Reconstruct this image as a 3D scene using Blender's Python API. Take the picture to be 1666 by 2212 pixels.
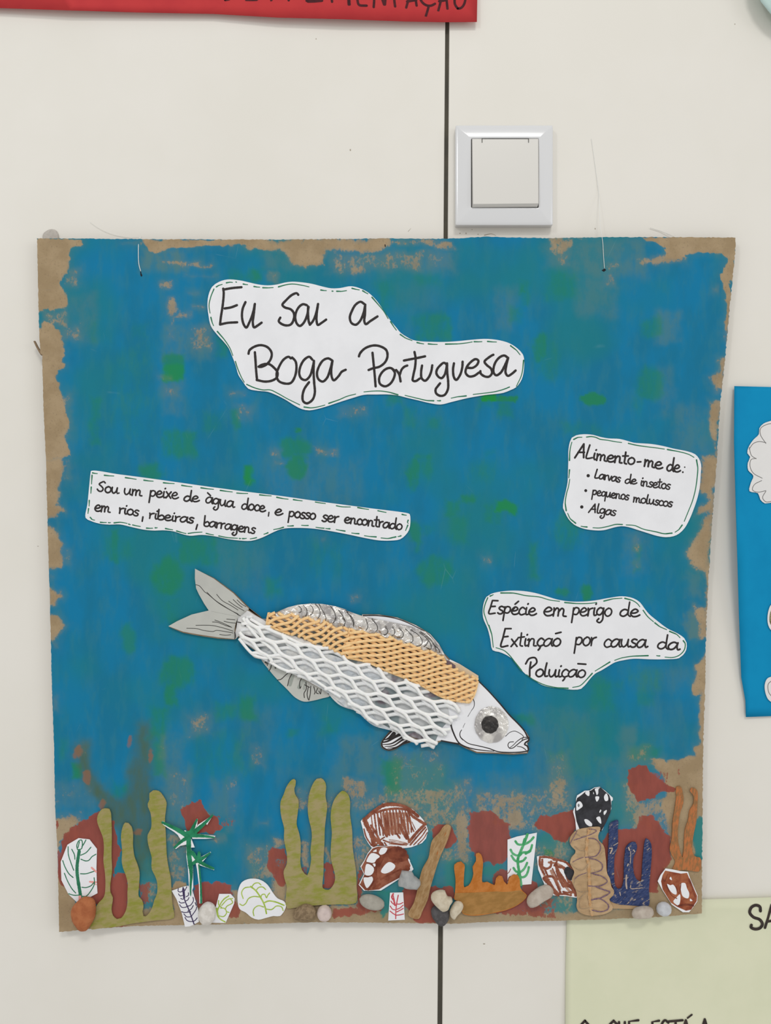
import bpy, math, random
import numpy as np
from mathutils import Vector
from mathutils.geometry import delaunay_2d_cdt

for o in list(bpy.data.objects):
    bpy.data.objects.remove(o)
SC = bpy.context.scene
COL = SC.collection

# ------------------------------------------------------------------ camera, light, exposure
S = 0.0004            # metres on the wall for one photo pixel
D = 0.72              # camera distance from the wall
W, H = 1666, 2212
CXP, CYP = W / 2, H / 2
cam_d = bpy.data.cameras.new('camera')
cam = bpy.data.objects.new('camera', cam_d)
COL.objects.link(cam)
cam.location = (0, -D, 0)
cam.rotation_euler = (math.pi / 2, 0, 0)
cam_d.sensor_fit = 'VERTICAL'
cam_d.sensor_height = 24.0
cam_d.lens = 24.0 * D / (H * S)
cam_d.clip_start = 0.01
SC.camera = cam

world = bpy.data.worlds.new('world')
SC.world = world
world.use_nodes = True
world.node_tree.nodes['Background'].inputs[0].default_value = (1.0, 0.985, 0.955, 1)
world.node_tree.nodes['Background'].inputs[1].default_value = 0.615


def area_light(name, loc, target, sx, sy, power, color):
    l = bpy.data.lights.new(name, 'AREA')
    l.shape = 'RECTANGLE'
    l.size, l.size_y = sx, sy
    l.energy = power
    l.color = color
    o = bpy.data.objects.new(name, l)
    COL.objects.link(o)
    o.location = loc
    o.rotation_euler = (Vector(target) - Vector(loc)).to_track_quat('-Z', 'Y').to_euler()
    return o


area_light('ceiling_panel_light', (0.5, -3.15, 2.85), (0, 0, 0), 1.0, 0.5, 39.0, (1.0, 0.97, 0.93))
area_light('right_window_light', (4.6, -3.0, 0.7), (0, 0, -0.1), 1.9, 2.4, 30.0, (0.93, 0.97, 1.0))
area_light('left_window_light', (-1.15, -1.75, 1.15), (0, 0, 0), 0.16, 0.42, 5.5, (0.95, 0.98, 1.0))

SC.view_settings.view_transform = 'Standard'
SC.view_settings.look = 'None'
SC.view_settings.gamma = 1.0
SC.view_settings.use_curve_mapping = False
SC.view_settings.exposure = 0.0

rnd = random.Random(7)
BF = 0.009            # depth of the painted board's front face, in front of the wall

# ------------------------------------------------------------------ coordinates


def P(px, py, d=0.0, ref=None):
    """photo pixel + distance from the wall -> point in the room"""
    k = (D - (d if ref is None else ref)) / D * S
    return ((px - CXP) * k, -d, (CYP - py) * k)


class Crop:
    def __init__(s, ox, oy, sc):
        s.o, s.s = (ox, oy), sc

    def __call__(s, *pts):
        if len(pts) == 1 and isinstance(pts[0], list):
            pts = pts[0]
        return [(s.o[0] + p[0] / s.s, s.o[1] + p[1] / s.s) for p in pts]


cA = Crop(420, 580, 3.7864)
cB = Crop(760, 690, 4.165)
cC = Crop(170, 1000, 4.5027)
cD = Crop(520, 1040, 4.3842)
cE = Crop(1200, 920, 4.9)
cF = Crop(1030, 1260, 3.5447)
cG = Crop(340, 1210, 3.7864)
cH = Crop(740, 1300, 3.7864)
cI = Crop(110, 1680, 4.6278)
cJ = Crop(440, 1660, 4.6278)
cK = Crop(760, 1700, 4.165)
cL = Crop(1080, 1660, 4.6278)
cM = Crop(1300, 1640, 4.552)
cN = Crop(1200, 1900, 3.575)
cQ = Crop(340, 1740, 8.193)      # palm close-up
cR = Crop(770, 1720, 7.9)        # brown rocks close-up
cS = Crop(1220, 1690, 7.373)     # cone and blue coral close-up
cT = Crop(480, 1280, 7.573)      # tail close-up
cU = Crop(1090, 1790, 10.41)     # green frond close-up
cV = Crop(740, 0, 5.553)
cW = Crop(460, 0, 5.553)

# ------------------------------------------------------------------ 2d curve tools


def catmull(pts, step=2.5, closed=False):
    n = len(pts)
    if n < 3 and not closed:
        if n == 2:
            (x0, y0), (x1, y1) = pts
            m = max(2, int(math.hypot(x1 - x0, y1 - y0) / (step * 2)) + 1)
            return [(x0 + (x1 - x0) * i / m, y0 + (y1 - y0) * i / m) for i in range(m + 1)]
        return list(pts)
    out = []
    rng = range(n if closed else n - 1)
    for i in rng:
        if closed:
            p0, p1, p2, p3 = pts[(i - 1) % n], pts[i], pts[(i + 1) % n], pts[(i + 2) % n]
        else:
            p1, p2 = pts[i], pts[i + 1]
            p0 = pts[i - 1] if i else (2 * p1[0] - p2[0], 2 * p1[1] - p2[1])
            p3 = pts[i + 2] if i + 2 < n else (2 * p2[0] - p1[0], 2 * p2[1] - p1[1])
        L = math.hypot(p2[0] - p1[0], p2[1] - p1[1])
        if L < 1e-6:
            continue
        # centripetal spacing
        def tj(a, b):
            return max(math.sqrt(math.hypot(b[0] - a[0], b[1] - a[1])), 1e-4)
        t0 = 0.0
        t1 = t0 + tj(p0, p1)
        t2 = t1 + tj(p1, p2)
        t3 = t2 + tj(p2, p3)
        m = max(1, int(L / step))
        for q in range(m):
            t = t1 + (t2 - t1) * q / m
            r = []
            for c in (0, 1):
                a1 = (t1 - t) / (t1 - t0) * p0[c] + (t - t0) / (t1 - t0) * p1[c]
                a2 = (t2 - t) / (t2 - t1) * p1[c] + (t - t1) / (t2 - t1) * p2[c]
                a3 = (t3 - t) / (t3 - t2) * p2[c] + (t - t2) / (t3 - t2) * p3[c]
                b1 = (t2 - t) / (t2 - t0) * a1 + (t - t0) / (t2 - t0) * a2
                b2 = (t3 - t) / (t3 - t1) * a2 + (t - t1) / (t3 - t1) * a3
                r.append((t2 - t) / (t2 - t1) * b1 + (t - t1) / (t2 - t1) * b2)
            out.append(tuple(r))
    if not closed:
        out.append(tuple(pts[-1]))
    return out


def inside(poly, x, y):
    c = False
    n = len(poly)
    j = n - 1
    for i in range(n):
        xi, yi = poly[i]
        xj, yj = poly[j]
        if (yi > y) != (yj > y) and x < (xj - xi) * (y - yi) / (yj - yi) + xi:
            c = not c
        j = i
    return c


def edge_dist(poly, x, y):
    best = 1e9
    n = len(poly)
    for i in range(n):
        ax, ay = poly[i]
        bx, by = poly[(i + 1) % n]
        dx, dy = bx - ax, by - ay
        L = dx * dx + dy * dy or 1e-9
        t = max(0, min(1, ((x - ax) * dx + (y - ay) * dy) / L))
        best = min(best, math.hypot(x - ax - t * dx, y - ay - t * dy))
    return best


def bbox(poly):
    xs = [p[0] for p in poly]
    ys = [p[1] for p in poly]
    return min(xs), min(ys), max(xs), max(ys)


def centre(poly):
    x0, y0, x1, y1 = bbox(poly)
    return ((x0 + x1) / 2, (y0 + y1) / 2)


def inset(poly, r):
    """rough inward offset of a closed outline (negative grows it)"""
    n = len(poly)
    area = sum(poly[i][0] * poly[(i + 1) % n][1] - poly[(i + 1) % n][0] * poly[i][1] for i in range(n))
    sg = 1 if area > 0 else -1
    out = []
    for i in range(n):
        a, b, c = poly[i - 1], poly[i], poly[(i + 1) % n]
        d1 = (b[0] - a[0], b[1] - a[1])
        d2 = (c[0] - b[0], c[1] - b[1])
        l1 = math.hypot(*d1) or 1e-9
        l2 = math.hypot(*d2) or 1e-9
        nx = -(d1[1] / l1 + d2[1] / l2) * sg
        ny = (d1[0] / l1 + d2[0] / l2) * sg
        l = math.hypot(nx, ny) or 1e-9
        out.append((b[0] + nx / l * r, b[1] + ny / l * r))
    return out


def roughen(poly, amp, step=4, seed=1):
    """subdivide an outline and jitter it, for torn or hand-cut edges"""
    r = random.Random(seed)
    out = []
    n = len(poly)
    for i in range(n):
        a, b = poly[i], poly[(i + 1) % n]
        L = math.hypot(b[0] - a[0], b[1] - a[1])
        m = max(1, int(L / step))
        for k in range(m):
            j = amp if k else 0
            out.append((a[0] + (b[0] - a[0]) * k / m + r.uniform(-j, j), a[1] + (b[1] - a[1]) * k / m + r.uniform(-j, j)))
    return out


# ------------------------------------------------------------------ mesh builder
class MB:
    def __init__(s):
        s.v, s.f = [], []

    def add(s, vs, fs):
        b = len(s.v)
        s.v += vs
        s.f += [tuple(i + b for i in f) for f in fs]

    def box(s, x0, y0, x1, y1, d0, d1, bev=0.0):
        """box between two photo corners and two depths, sized at depth d1"""
        r = d1
        k = bev
        A = [P(x0, y0, d0, r), P(x1, y0, d0, r), P(x1, y1, d0, r), P(x0, y1, d0, r)]
        M = [P(x0, y0, d1 - k * S, r), P(x1, y0, d1 - k * S, r), P(x1, y1, d1 - k * S, r), P(x0, y1, d1 - k * S, r)]
        T = [P(x0 + k, y0 + k, d1, r), P(x1 - k, y0 + k, d1, r), P(x1 - k, y1 - k, d1, r), P(x0 + k, y1 - k, d1, r)]
        f = [(3, 2, 1, 0), (8, 9, 10, 11)]
        for i in range(4):
            j = (i + 1) % 4
            f.append((i, j, j + 4, i + 4))
            f.append((i + 4, j + 4, j + 8, i + 8))
        s.add(A + M + T, f)

    def sheet(s, outline, d0, d1, fn=None, grid=None, jit=0.0, edges=None, seed=3):
        """a cut-out of real thickness: front at depth d1 (+ fn), back at d0"""
        pts = [Vector(p) for p in outline]
        n = len(pts)
        extra = []
        if grid:
            r = random.Random(seed)
            x0, y0, x1, y1 = bbox(outline)
            y = y0 + grid / 2
            while y < y1:
                x = x0 + grid / 2
                while x < x1:
                    q = (x + r.uniform(-jit, jit) * grid, y + r.uniform(-jit, jit) * grid)
                    if inside(outline, *q) and edge_dist(outline, *q) > grid * 0.3:
                        extra.append(Vector(q))
                    x += grid
                y += grid
        vs, es, fs, *_ = delaunay_2d_cdt(pts + extra, [(i, (i + 1) % n) for i in range(n)], [], 1, 1e-4)
        fs = [f for f in fs if inside(outline, sum(vs[i][0] for i in f) / len(f), sum(vs[i][1] for i in f) / len(f))]
        front, back = [], []
        for v in vs:
            e = fn(v[0], v[1]) if fn else 0.0
            front.append(P(v[0], v[1], d1 + e))
            back.append(P(v[0], v[1], d0 + e, d1 + e))
        F = []
        cnt = {}
        for f in fs:
            a = sum(vs[f[i]][0] * vs[f[(i + 1) % len(f)]][1] - vs[f[(i + 1) % len(f)]][0] * vs[f[i]][1] for i in range(len(f)))
            if a > 0:
                f = tuple(reversed(f))     # photo y runs down
            F.append(tuple(f))
            for i in range(len(f)):
                cnt[(f[i], f[(i + 1) % len(f)])] = 1
        nv = len(vs)
        faces = list(F) + [tuple(i + nv for i in reversed(f)) for f in F]
        for (a, b) in cnt:
            if (b, a) not in cnt:
                faces.append((b, a, a + nv, b + nv))
        s.add(front + back, faces)

    def ribbon(s, pts, w, d, w1=None, smooth=True, step=2.0, wob=0.0, cap=True):
        """a pen stroke lying flat at depth d; w may taper to w1"""
        if smooth:
            pts = catmull(pts, step)
        q = [pts[0]]
        for p in pts[1:]:
            if math.hypot(p[0] - q[-1][0], p[1] - q[-1][1]) > 0.3:
                q.append(p)
        pts = q
        n = len(pts)
        if n == 1:
            pts = [pts[0], (pts[0][0] + 0.4, pts[0][1])]
            n = 2
        w1 = w if w1 is None else w1
        L, R = [], []
        for i, (x, y) in enumerate(pts):
            a = pts[max(0, i - 1)]
            b = pts[min(n - 1, i + 1)]
            tx, ty = b[0] - a[0], b[1] - a[1]
            l = math.hypot(tx, ty) or 1e-9
            h = (w + (w1 - w) * i / (n - 1)) / 2 * (1 + (rnd.uniform(-wob, wob) if wob else 0))
            nx, ny = -ty / l * h, tx / l * h
            L.append((x + nx, y + ny))
            R.append((x - nx, y - ny))
        s.k = (getattr(s, 'k', 0) + 1) % 24
        fd = d if callable(d) else (lambda x, y: d)
        lay = [s.k * 1.6e-6 + i / n * 1.2e-6 for i in range(n)]
        vs = [P(x, y, fd(x, y) + e) for (x, y), e in zip(L, lay)] + [P(x, y, fd(x, y) + e) for (x, y), e in zip(R, lay)]
        fs = [(i, i + 1, n + i + 1, n + i) for i in range(n - 1)]
        s.add(vs, fs)
        if cap and w >= 1.0:
            for (c, r) in ((pts[0], w / 2), (pts[-1], w1 / 2)):
                if r > 0.4:
                    s.disc(c[0], c[1], r, fd(c[0], c[1]) + s.k * 1.6e-6 - 0.8e-6)

    def disc(s, x, y, r, d, ry=None, n=12):
        ry = r if ry is None else ry
        s.add([P(x + r * math.cos(2 * math.pi * i / n), y - ry * math.sin(2 * math.pi * i / n), d) for i in range(n)], [tuple(range(n))])

    def fill(s, outline, d):
        """flat inked shape"""
        pts = [Vector(p) for p in outline]
        n = len(pts)
        vs, es, fs, *_ = delaunay_2d_cdt(pts, [(i, (i + 1) % n) for i in range(n)], [], 1, 1e-4)
        F = []
        for f in fs:
            if not inside(outline, sum(vs[i][0] for i in f) / len(f), sum(vs[i][1] for i in f) / len(f)):
                continue
            a = sum(vs[f[i]][0] * vs[f[(i + 1) % len(f)]][1] - vs[f[(i + 1) % len(f)]][0] * vs[f[i]][1] for i in range(len(f)))
            F.append(tuple(reversed(f)) if a > 0 else tuple(f))
        s.add([P(v[0], v[1], d) for v in vs], F)

    def tube(s, pts, r, n=8, ref=None, flat=1.0, taper=None):
        """pts: (px, py, depth); r in photo pixels"""
        q = [Vector(P(a, b, c, ref)) for a, b, c in pts]
        m = len(q)
        if m < 2:
            return
        vs = []
        for i in range(m):
            t = (q[min(m - 1, i + 1)] - q[max(0, i - 1)])
            t.normalize()
            side = t.cross(Vector((0, -1, 0)))
            if side.length < 1e-5:
                side = Vector((1, 0, 0))
            side.normalize()
            up = side.cross(t)
            rr = r * S * (taper(i / (m - 1)) if taper else 1.0)
            for k in range(n):
                a = 2 * math.pi * k / n
                vs.append(tuple(q[i] + side * math.cos(a) * rr + up * math.sin(a) * rr * flat))
        fs = []
        for i in range(m - 1):
            for k in range(n):
                k2 = (k + 1) % n
                fs.append((i * n + k, i * n + k2, (i + 1) * n + k2, (i + 1) * n + k))
        fs.append(tuple(range(n - 1, -1, -1)))
        fs.append(tuple((m - 1) * n + k for k in range(n)))
        s.add(vs, fs)

    def stone(s, outline, d0, h, rough=0.0, seed=1, rings=9, flatness=0.55):
        """a solid pebble whose silhouette is the outline, resting at depth d0, h high"""
        r = random.Random(seed)
        poly = catmull(outline, 4, True)
        n = len(poly)
        cx = sum(p[0] for p in poly) / n
        cy = sum(p[1] for p in poly) / n
        ref = d0 + h * 0.4
        ph = [r.uniform(0, 6.28) for _ in range(8)]

        def nz(x, y):
            v = 0
            for i in range(4):
                f = 0.12 * 1.8 ** i
                v += math.sin(x * f + ph[i] + 1.3 * math.sin(y * f * 0.7 + ph[i + 4])) * math.cos(y * f * 1.1 + ph[i + 4]) / 1.6 ** i
            return v
        prof = [(0.80, 0.0), (0.93, 0.12), (0.99, 0.27), (1.0, 0.4)]
        for i in range(1, rings + 1):
            a = i / rings * math.pi / 2
            prof.append((math.cos(a) ** flatness if i < rings else 0.0, 0.4 + 0.6 * math.sin(a)))
        vs = []
        for (k, z) in prof[:-1]:
            for (x, y) in poly:
                X, Y = cx + (x - cx) * k, cy + (y - cy) * k
                e = nz(X, Y) * rough * h * (1 if z > 0.3 else 0)
                q = P(X, Y, d0 + h * z + e, ref)
                vs.append(q)
        m = len(prof) - 1
        fs = []
        for j in range(m - 1):
            for i in range(n):
                i2 = (i + 1) % n
                fs.append((j * n + i, j * n + i2, (j + 1) * n + i2, (j + 1) * n + i))
        vs.append(P(cx, cy, d0 + h * (1 + nz(cx, cy) * rough), ref))
        t = len(vs) - 1
        for i in range(n):
            fs.append(((m - 1) * n + i, (m - 1) * n + (i + 1) % n, t))
        fs.append(tuple(range(n - 1, -1, -1)))
        s.add(vs, fs)

    def build(s, name, mat, parent=None, smooth=False, **props):
        me = bpy.data.meshes.new(name)
        V = np.array(s.v, dtype=float)
        if parent is None:
            o0 = (V.max(0) + V.min(0)) / 2
            o0[1] = V[:, 1].max()
        else:
            o0 = np.array(world_of(parent))
        me.from_pydata((V - o0).tolist(), [], s.f)
        me.materials.append(mat)
        if smooth:
            me.polygons.foreach_set('use_smooth', [True] * len(me.polygons))
        me.update()
        o = bpy.data.objects.new(name, me)
        COL.objects.link(o)
        if parent is None:
            o.location = o0.tolist()
        else:
            o.parent = parent
        for k, v in props.items():
            o[k] = v
        return o


def world_of(o):
    l = Vector(o.location)
    while o.parent:
        o = o.parent
        l = l + Vector(o.location)
    return l


def thing(name, label, cat, px, py, d, group=None):
    o = bpy.data.objects.new(name, None)
    COL.objects.link(o)
    o.empty_display_size = 0.01
    o.location = P(px, py, d)
    o['label'] = label
    o['category'] = cat
    if group:
        o['group'] = group
    return o


def tag(o, label, cat, group=None):
    o['label'] = label
    o['category'] = cat
    if group:
        o['group'] = group
    return o


# ------------------------------------------------------------------ materials
KL = 0.93        # light level: what the photo shows divided by the true surface colour


def lin(c):
    c = c / 255.0
    return c / 12.92 if c <= 0.04045 else ((c + 0.055) / 1.055) ** 2.4


def col(r, g, b):
    return (min(lin(r) / KL, .95), min(lin(g) / KL, .95), min(lin(b) / KL, .95), 1)


class NT:
    def __init__(s, name):
        s.m = bpy.data.materials.new(name)
        s.m.use_nodes = True
        s.t = s.m.node_tree
        s.b = s.t.nodes['Principled BSDF']
        s.co = s.t.nodes.new('ShaderNodeTexCoord').outputs['Object']

    def n(s, kind, **kw):
        x = s.t.nodes.new(kind)
        for k, v in kw.items():
            setattr(x, k, v)
        return x

    def link(s, a, b):
        s.t.links.new(a, b)

    def put(s, sock, v):
        if isinstance(v, bpy.types.NodeSocket):
            s.link(v, sock)
        else:
            sock.default_value = v

    def mapping(s, scale=(1, 1, 1), rot=(0, 0, 0), loc=(0, 0, 0)):
        m = s.n('ShaderNodeMapping')
        s.link(s.co, m.inputs[0])
        m.inputs['Scale'].default_value = scale
        m.inputs['Rotation'].default_value = rot
        m.inputs['Location'].default_value = loc
        return m.outputs[0]

    def noise(s, scale, detail=3, rough=0.5, vec=None, dist=0.0):
        x = s.n('ShaderNodeTexNoise')
        s.link(vec or s.co, x.inputs['Vector'])
        x.inputs['Scale'].default_value = scale
        x.inputs['Detail'].default_value = detail
        x.inputs['Roughness'].default_value = rough
        x.inputs['Distortion'].default_value = dist
        return x.outputs['Fac']

    def math(s, op, a, b=0.0, c=0.0):
        x = s.n('ShaderNodeMath', operation=op)
        s.put(x.inputs[0], a)
        s.put(x.inputs[1], b)
        s.put(x.inputs[2], c)
        return x.outputs[0]

    def step(s, v, lo, hi, a=0.0, b=1.0):
        x = s.n('ShaderNodeMapRange', interpolation_type='SMOOTHSTEP')
        s.put(x.inputs[0], v)
        x.inputs[1].default_value = lo
        x.inputs[2].default_value = hi
        x.inputs[3].default_value = a
        x.inputs[4].default_value = b
        return x.outputs[0]

    def mix(s, f, a, b):
        x = s.n('ShaderNodeMix', data_type='RGBA')
        s.put(x.inputs[0], f)
        s.put(x.inputs[6], a)
        s.put(x.inputs[7], b)
        return x.outputs[2]

    def bump(s, h, strength=0.3, dist=0.001):
        x = s.n('ShaderNodeBump')
        x.inputs['Strength'].default_value = strength
        x.inputs['Distance'].default_value = dist
        s.link(h, x.inputs['Height'])
        s.link(x.outputs[0], s.b.inputs['Normal'])

    def done(s, color, rough=0.7, metal=0.0, spec=0.3):
        s.put(s.b.inputs['Base Color'], color)
        s.put(s.b.inputs['Roughness'], rough)
        s.b.inputs['Metallic'].default_value = metal
        s.b.inputs['Specular IOR Level'].default_value = spec
        return s.m


def plain(name, c, c2=None, scale=60, rough=0.75, bump=0.0, bscale=800, spec=0.25, stretch=(1, 1, 1), lo=.35, hi=.65, rot=(0, 0, 0), detail=4):
    m = NT(name)
    k = col(*c)
    if c2:
        k = m.mix(m.step(m.noise(scale, detail, 0.6, m.mapping(stretch, rot)), lo, hi), col(*c), col(*c2))
    if bump:
        m.bump(m.noise(bscale, 3), bump, 0.0004)
    return m.done(k, rough, 0.0, spec)


M = {}
M['wall'] = plain('wall_laminate', (225, 222, 215), (222, 219, 211), 6, 0.45, 0.03, 500, 0.3)
M['joint'] = plain('joint_rubber', (84, 80, 70), (74, 71, 64), 40, 0.8)
M['plastic'] = plain('white_gloss_plastic', (214, 215, 217), None, rough=0.14, spec=0.5)
M['plastic_lid'] = plain('white_satin_plastic', (213, 211, 206), None, rough=0.22, spec=0.45)
M['dark_gap'] = plain('dark_recess', (60, 60, 55))
M['paper'] = plain('white_paper', (222, 221, 220), (218, 217, 216), 25, 0.85, 0.06, 1500, 0.15)
M['paper_hi'] = plain('bright_white_paper', (231, 232, 236), (226, 227, 231), 30, 0.85, 0.06, 1500, 0.15)
M['paper_grey'] = plain('pale_grey_paper', (187, 188, 182), (179, 180, 175), 30, 0.8, 0.06, 1200, 0.15)
M['ink'] = plain('black_marker_ink', (38, 33, 33), (46, 42, 42), 300, 0.6, spec=0.3)
M['fineink'] = plain('fine_black_pen', (52, 50, 48))
M['pencil'] = plain('pencil_grey', (105, 103, 102))
M['green_ink'] = plain('dark_green_marker_ink', (38, 108, 78), (50, 122, 90), 200, 0.7)
M['green_bright'] = plain('green_marker_wash', (100, 176, 125), (70, 158, 100), 120, 0.7)
M['green_deep'] = plain('deep_green_marker_ink', (22, 108, 72), (40, 135, 95), 160, 0.7)
M['purple_ink'] = plain('purple_marker_ink', (72, 62, 98), (58, 48, 82), 200)
M['lime_ink'] = plain('lime_marker_ink', (150, 176, 62), (175, 198, 95), 160)
M['red_ink'] = plain('red_marker_ink', (186, 62, 74), (200, 90, 98), 160)
M['pink_ink'] = plain('pink_marker_ink', (228, 158, 152))
M['brown_ink'] = plain('brown_marker_ink', (120, 62, 44), (150, 92, 70), 130, 0.55, stretch=(1, 1, 1))
M['brown_deep'] = plain('dark_brown_marker_ink', (98, 44, 30), (135, 72, 50), 100, 0.55)
M['brown_pale'] = plain('faded_brown_marker_ink', (178, 140, 122), (150, 98, 76), 130, 0.6)
M['black_ink'] = plain('glossy_black_marker_ink', (30, 30, 34), (52, 52, 58), 90, 0.5, spec=0.35)
M['card_edge'] = plain('brown_cardboard', (138, 118, 95), (120, 100, 78), 200, 0.9)
M['red_paper'] = plain('red_poster_paper', (188, 56, 58), (182, 52, 56), 30, 0.8, 0.05, 900)
M['blue_paper'] = plain('blue_poster_paper', (18, 138, 186), (16, 132, 180), 20, 0.8, 0.05, 900, 0.08)
M['green_paper'] = plain('pale_green_poster_paper', (216, 217, 190), (212, 214, 186), 20, 0.7, 0.05, 900)
M['cyan_paper'] = plain('pale_cyan_paper', (184, 206, 202))
M['moss'] = plain('moss_print', (90, 88, 60), (140, 138, 105), 500)
M['thread'] = plain('clear_nylon_thread', (225, 226, 222), rough=0.3, spec=0.6)
M['hole'] = plain('dark_hole', (25, 22, 24))
M['speck'] = plain('wall_scuff', (168, 160, 146))


def foam_mat(name, c, c2):
    m = NT(name)
    k = m.mix(m.step(m.noise(350, 4, 0.6), 0.35, 0.65), col(*c), col(*c2))
    m.bump(m.noise(1400, 3), 0.35, 0.0003)
    m.b.inputs['Subsurface Weight'].default_value = 0.15
    m.b.inputs['Subsurface Radius'].default_value = (0.002, 0.0015, 0.001)
    return m.done(k, 0.7, 0, 0.25)


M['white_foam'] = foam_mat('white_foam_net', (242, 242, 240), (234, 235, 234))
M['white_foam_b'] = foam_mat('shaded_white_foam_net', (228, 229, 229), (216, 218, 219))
M['orange_foam'] = foam_mat('apricot_foam_net', (246, 208, 156), (236, 194, 138))


def foil_mat(name, c, rough):
    m = NT(name)
    m.bump(m.noise(300, 4, 0.6, dist=0.8), 0.8, 0.0009)
    return m.done(m.mix(m.step(m.noise(110, 3), .38, .62), col(*c), col(c[0] - 52, c[1] - 52, c[2] - 48)), rough, 0.85, 0.5)  # darker blotches in the colour stand in for uneven reflections on the facets


M['foil'] = foil_mat('crumpled_kitchen_foil', (236, 233, 228), 0.22)
M['black_foil'] = plain('black_painted_foil', (28, 26, 26), (60, 56, 54), 260, 0.35, 0.7, 500, 0.5)


def film_mat():
    m = NT('crinkled_clear_film')
    m.bump(m.noise(260, 5, 0.6, dist=1.0), 0.7, 0.0008)
    m.b.inputs['Alpha'].default_value = 0.8
    return m.done(m.mix(m.step(m.noise(120, 4), .35, .65), col(206, 212, 218), col(228, 228, 226)), 0.25, 0.0, 0.6)


M['film'] = film_mat()


def body_mat():
    """dark painted card seen through the net: grey at the head end, purplish towards the tail"""
    m = NT('grey_painted_fish_card')
    a = m.mix(m.step(m.noise(28, 2), .54, .60), col(138, 150, 153), col(122, 110, 118))
    a = m.mix(m.step(m.noise(38, 3, vec=m.mapping((1, 1, 1), loc=(3, 1, 2))), .48, .56), a, col(204, 206, 207))
    m.bump(m.noise(300, 4), 0.2, 0.0005)
    return m.done(a, 0.55)


M['body'] = body_mat()


def streaky(name, c, c2, angle, scale=130, ratio=5, bump=0.35, lo=.38, hi=.62, c3=None, lo3=.6, hi3=.7):
    m = NT(name)
    v = m.mapping((1, 1, 1), (0, angle, 0))
    v2 = m.n('ShaderNodeMapping')
    m.link(v, v2.inputs[0])
    v2.inputs['Scale'].default_value = (1.0, 1, ratio)
    k = m.mix(m.step(m.noise(scale, 6, 0.65, v2.outputs[0]), lo, hi), col(*c), col(*c2))
    if c3:
        k = m.mix(m.step(m.noise(scale * 0.7, 5, 0.7, v2.outputs[0]), lo3, hi3), k, col(*c3))
    m.bump(m.noise(110, 5, 0.7), bump, 0.0008)
    return m.done(k, 0.8, 0, 0.15)


M['olive'] = streaky('olive_crayon_on_kraft', (156, 144, 98), (136, 138, 60), 0.2, 95, 2.4, lo=.36, hi=.68)
M['olive_b'] = streaky('moss_crayon_on_kraft', (158, 146, 104), (138, 140, 62), 0.15, 90, 2.4, lo=.36, hi=.68)
M['drift'] = streaky('ochre_streaks_on_kraft', (170, 140, 102), (150, 117, 78), 1.13, 130, 3.0, c3=(162, 100, 52))
M['bluecray'] = streaky('blue_crayon_on_kraft', (42, 54, 92), (62, 74, 112), 0.62, 230, 3.0, c3=(160, 146, 134), lo3=.55, hi3=.66)
M['orange'] = streaky('orange_crayon_on_kraft', (190, 122, 62), (176, 106, 44), 0.8, 90, 1.8)
M['orange_b'] = streaky('muddy_orange_crayon', (150, 112, 62), (166, 124, 72), 0.3, 90, 2.0)
M['rust'] = streaky('rust_crayon_on_kraft', (182, 112, 68), (140, 104, 68), 1.42, 150, 3.4, c3=(120, 96, 66))
M['kraft'] = plain('crumpled_kraft_paper', (188, 160, 126), (172, 144, 110), 45, 0.85, 0.7, 130, 0.15)
M['kraft_line'] = plain('ochre_crayon_line', (182, 138, 92), (188, 156, 118), 250, 0.85)
M['violet_cray'] = plain('violet_crayon_line', (98, 76, 100), (130, 106, 116), 700, 0.85)
M['grey_cray'] = plain('faint_grey_crayon', (146, 128, 108), (166, 144, 116), 600, 0.85)
M['st_terracotta'] = plain('terracotta_stone', (174, 108, 70), (158, 92, 58), 150, 0.85, 0.4, 500)
M['st_white'] = plain('milky_quartz', (218, 214, 208), (200, 195, 188), 260, 0.5, 0.15, 400, 0.35)
M['st_rough'] = plain('rough_tan_stone', (146, 126, 100), (118, 100, 78), 420, 0.95, 0.9, 600)
M['st_pink'] = plain('pinkish_quartz', (206, 190, 184), (192, 176, 172), 200, 0.5, 0.15, 400, 0.35)
M['st_grey'] = plain('grey_pebble', (166, 162, 152), (154, 150, 140), 220, 0.75, 0.2, 500)
M['st_shard'] = plain('grey_quartzite', (168, 169, 168), (150, 152, 152), 160, 0.6, 0.4, 260)
M['st_cream'] = plain('cream_limestone', (206, 196, 176), (192, 180, 158), 260, 0.8, 0.4, 400)
M['st_dark'] = plain('dark_slate_pebble', (74, 72, 73), (88, 86, 88), 300, 0.7, 0.3, 500)
M['st_beige'] = plain('beige_pebble', (188, 178, 166), (172, 160, 148), 140, 0.65, 0.2, 400)
M['st_ice'] = plain('cold_white_quartz', (196, 199, 204), (180, 182, 186), 180, 0.45, 0.2, 350, 0.4)

# ------------------------------------------------------------------ wall: two laminate panels with a dark joint between
wall = bpy.data.objects.new('wall_back', None)
COL.objects.link(wall)
wall['kind'] = 'structure'
wall['label'] = 'off-white laminate wall of two panels meeting in a dark vertical joint'


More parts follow.
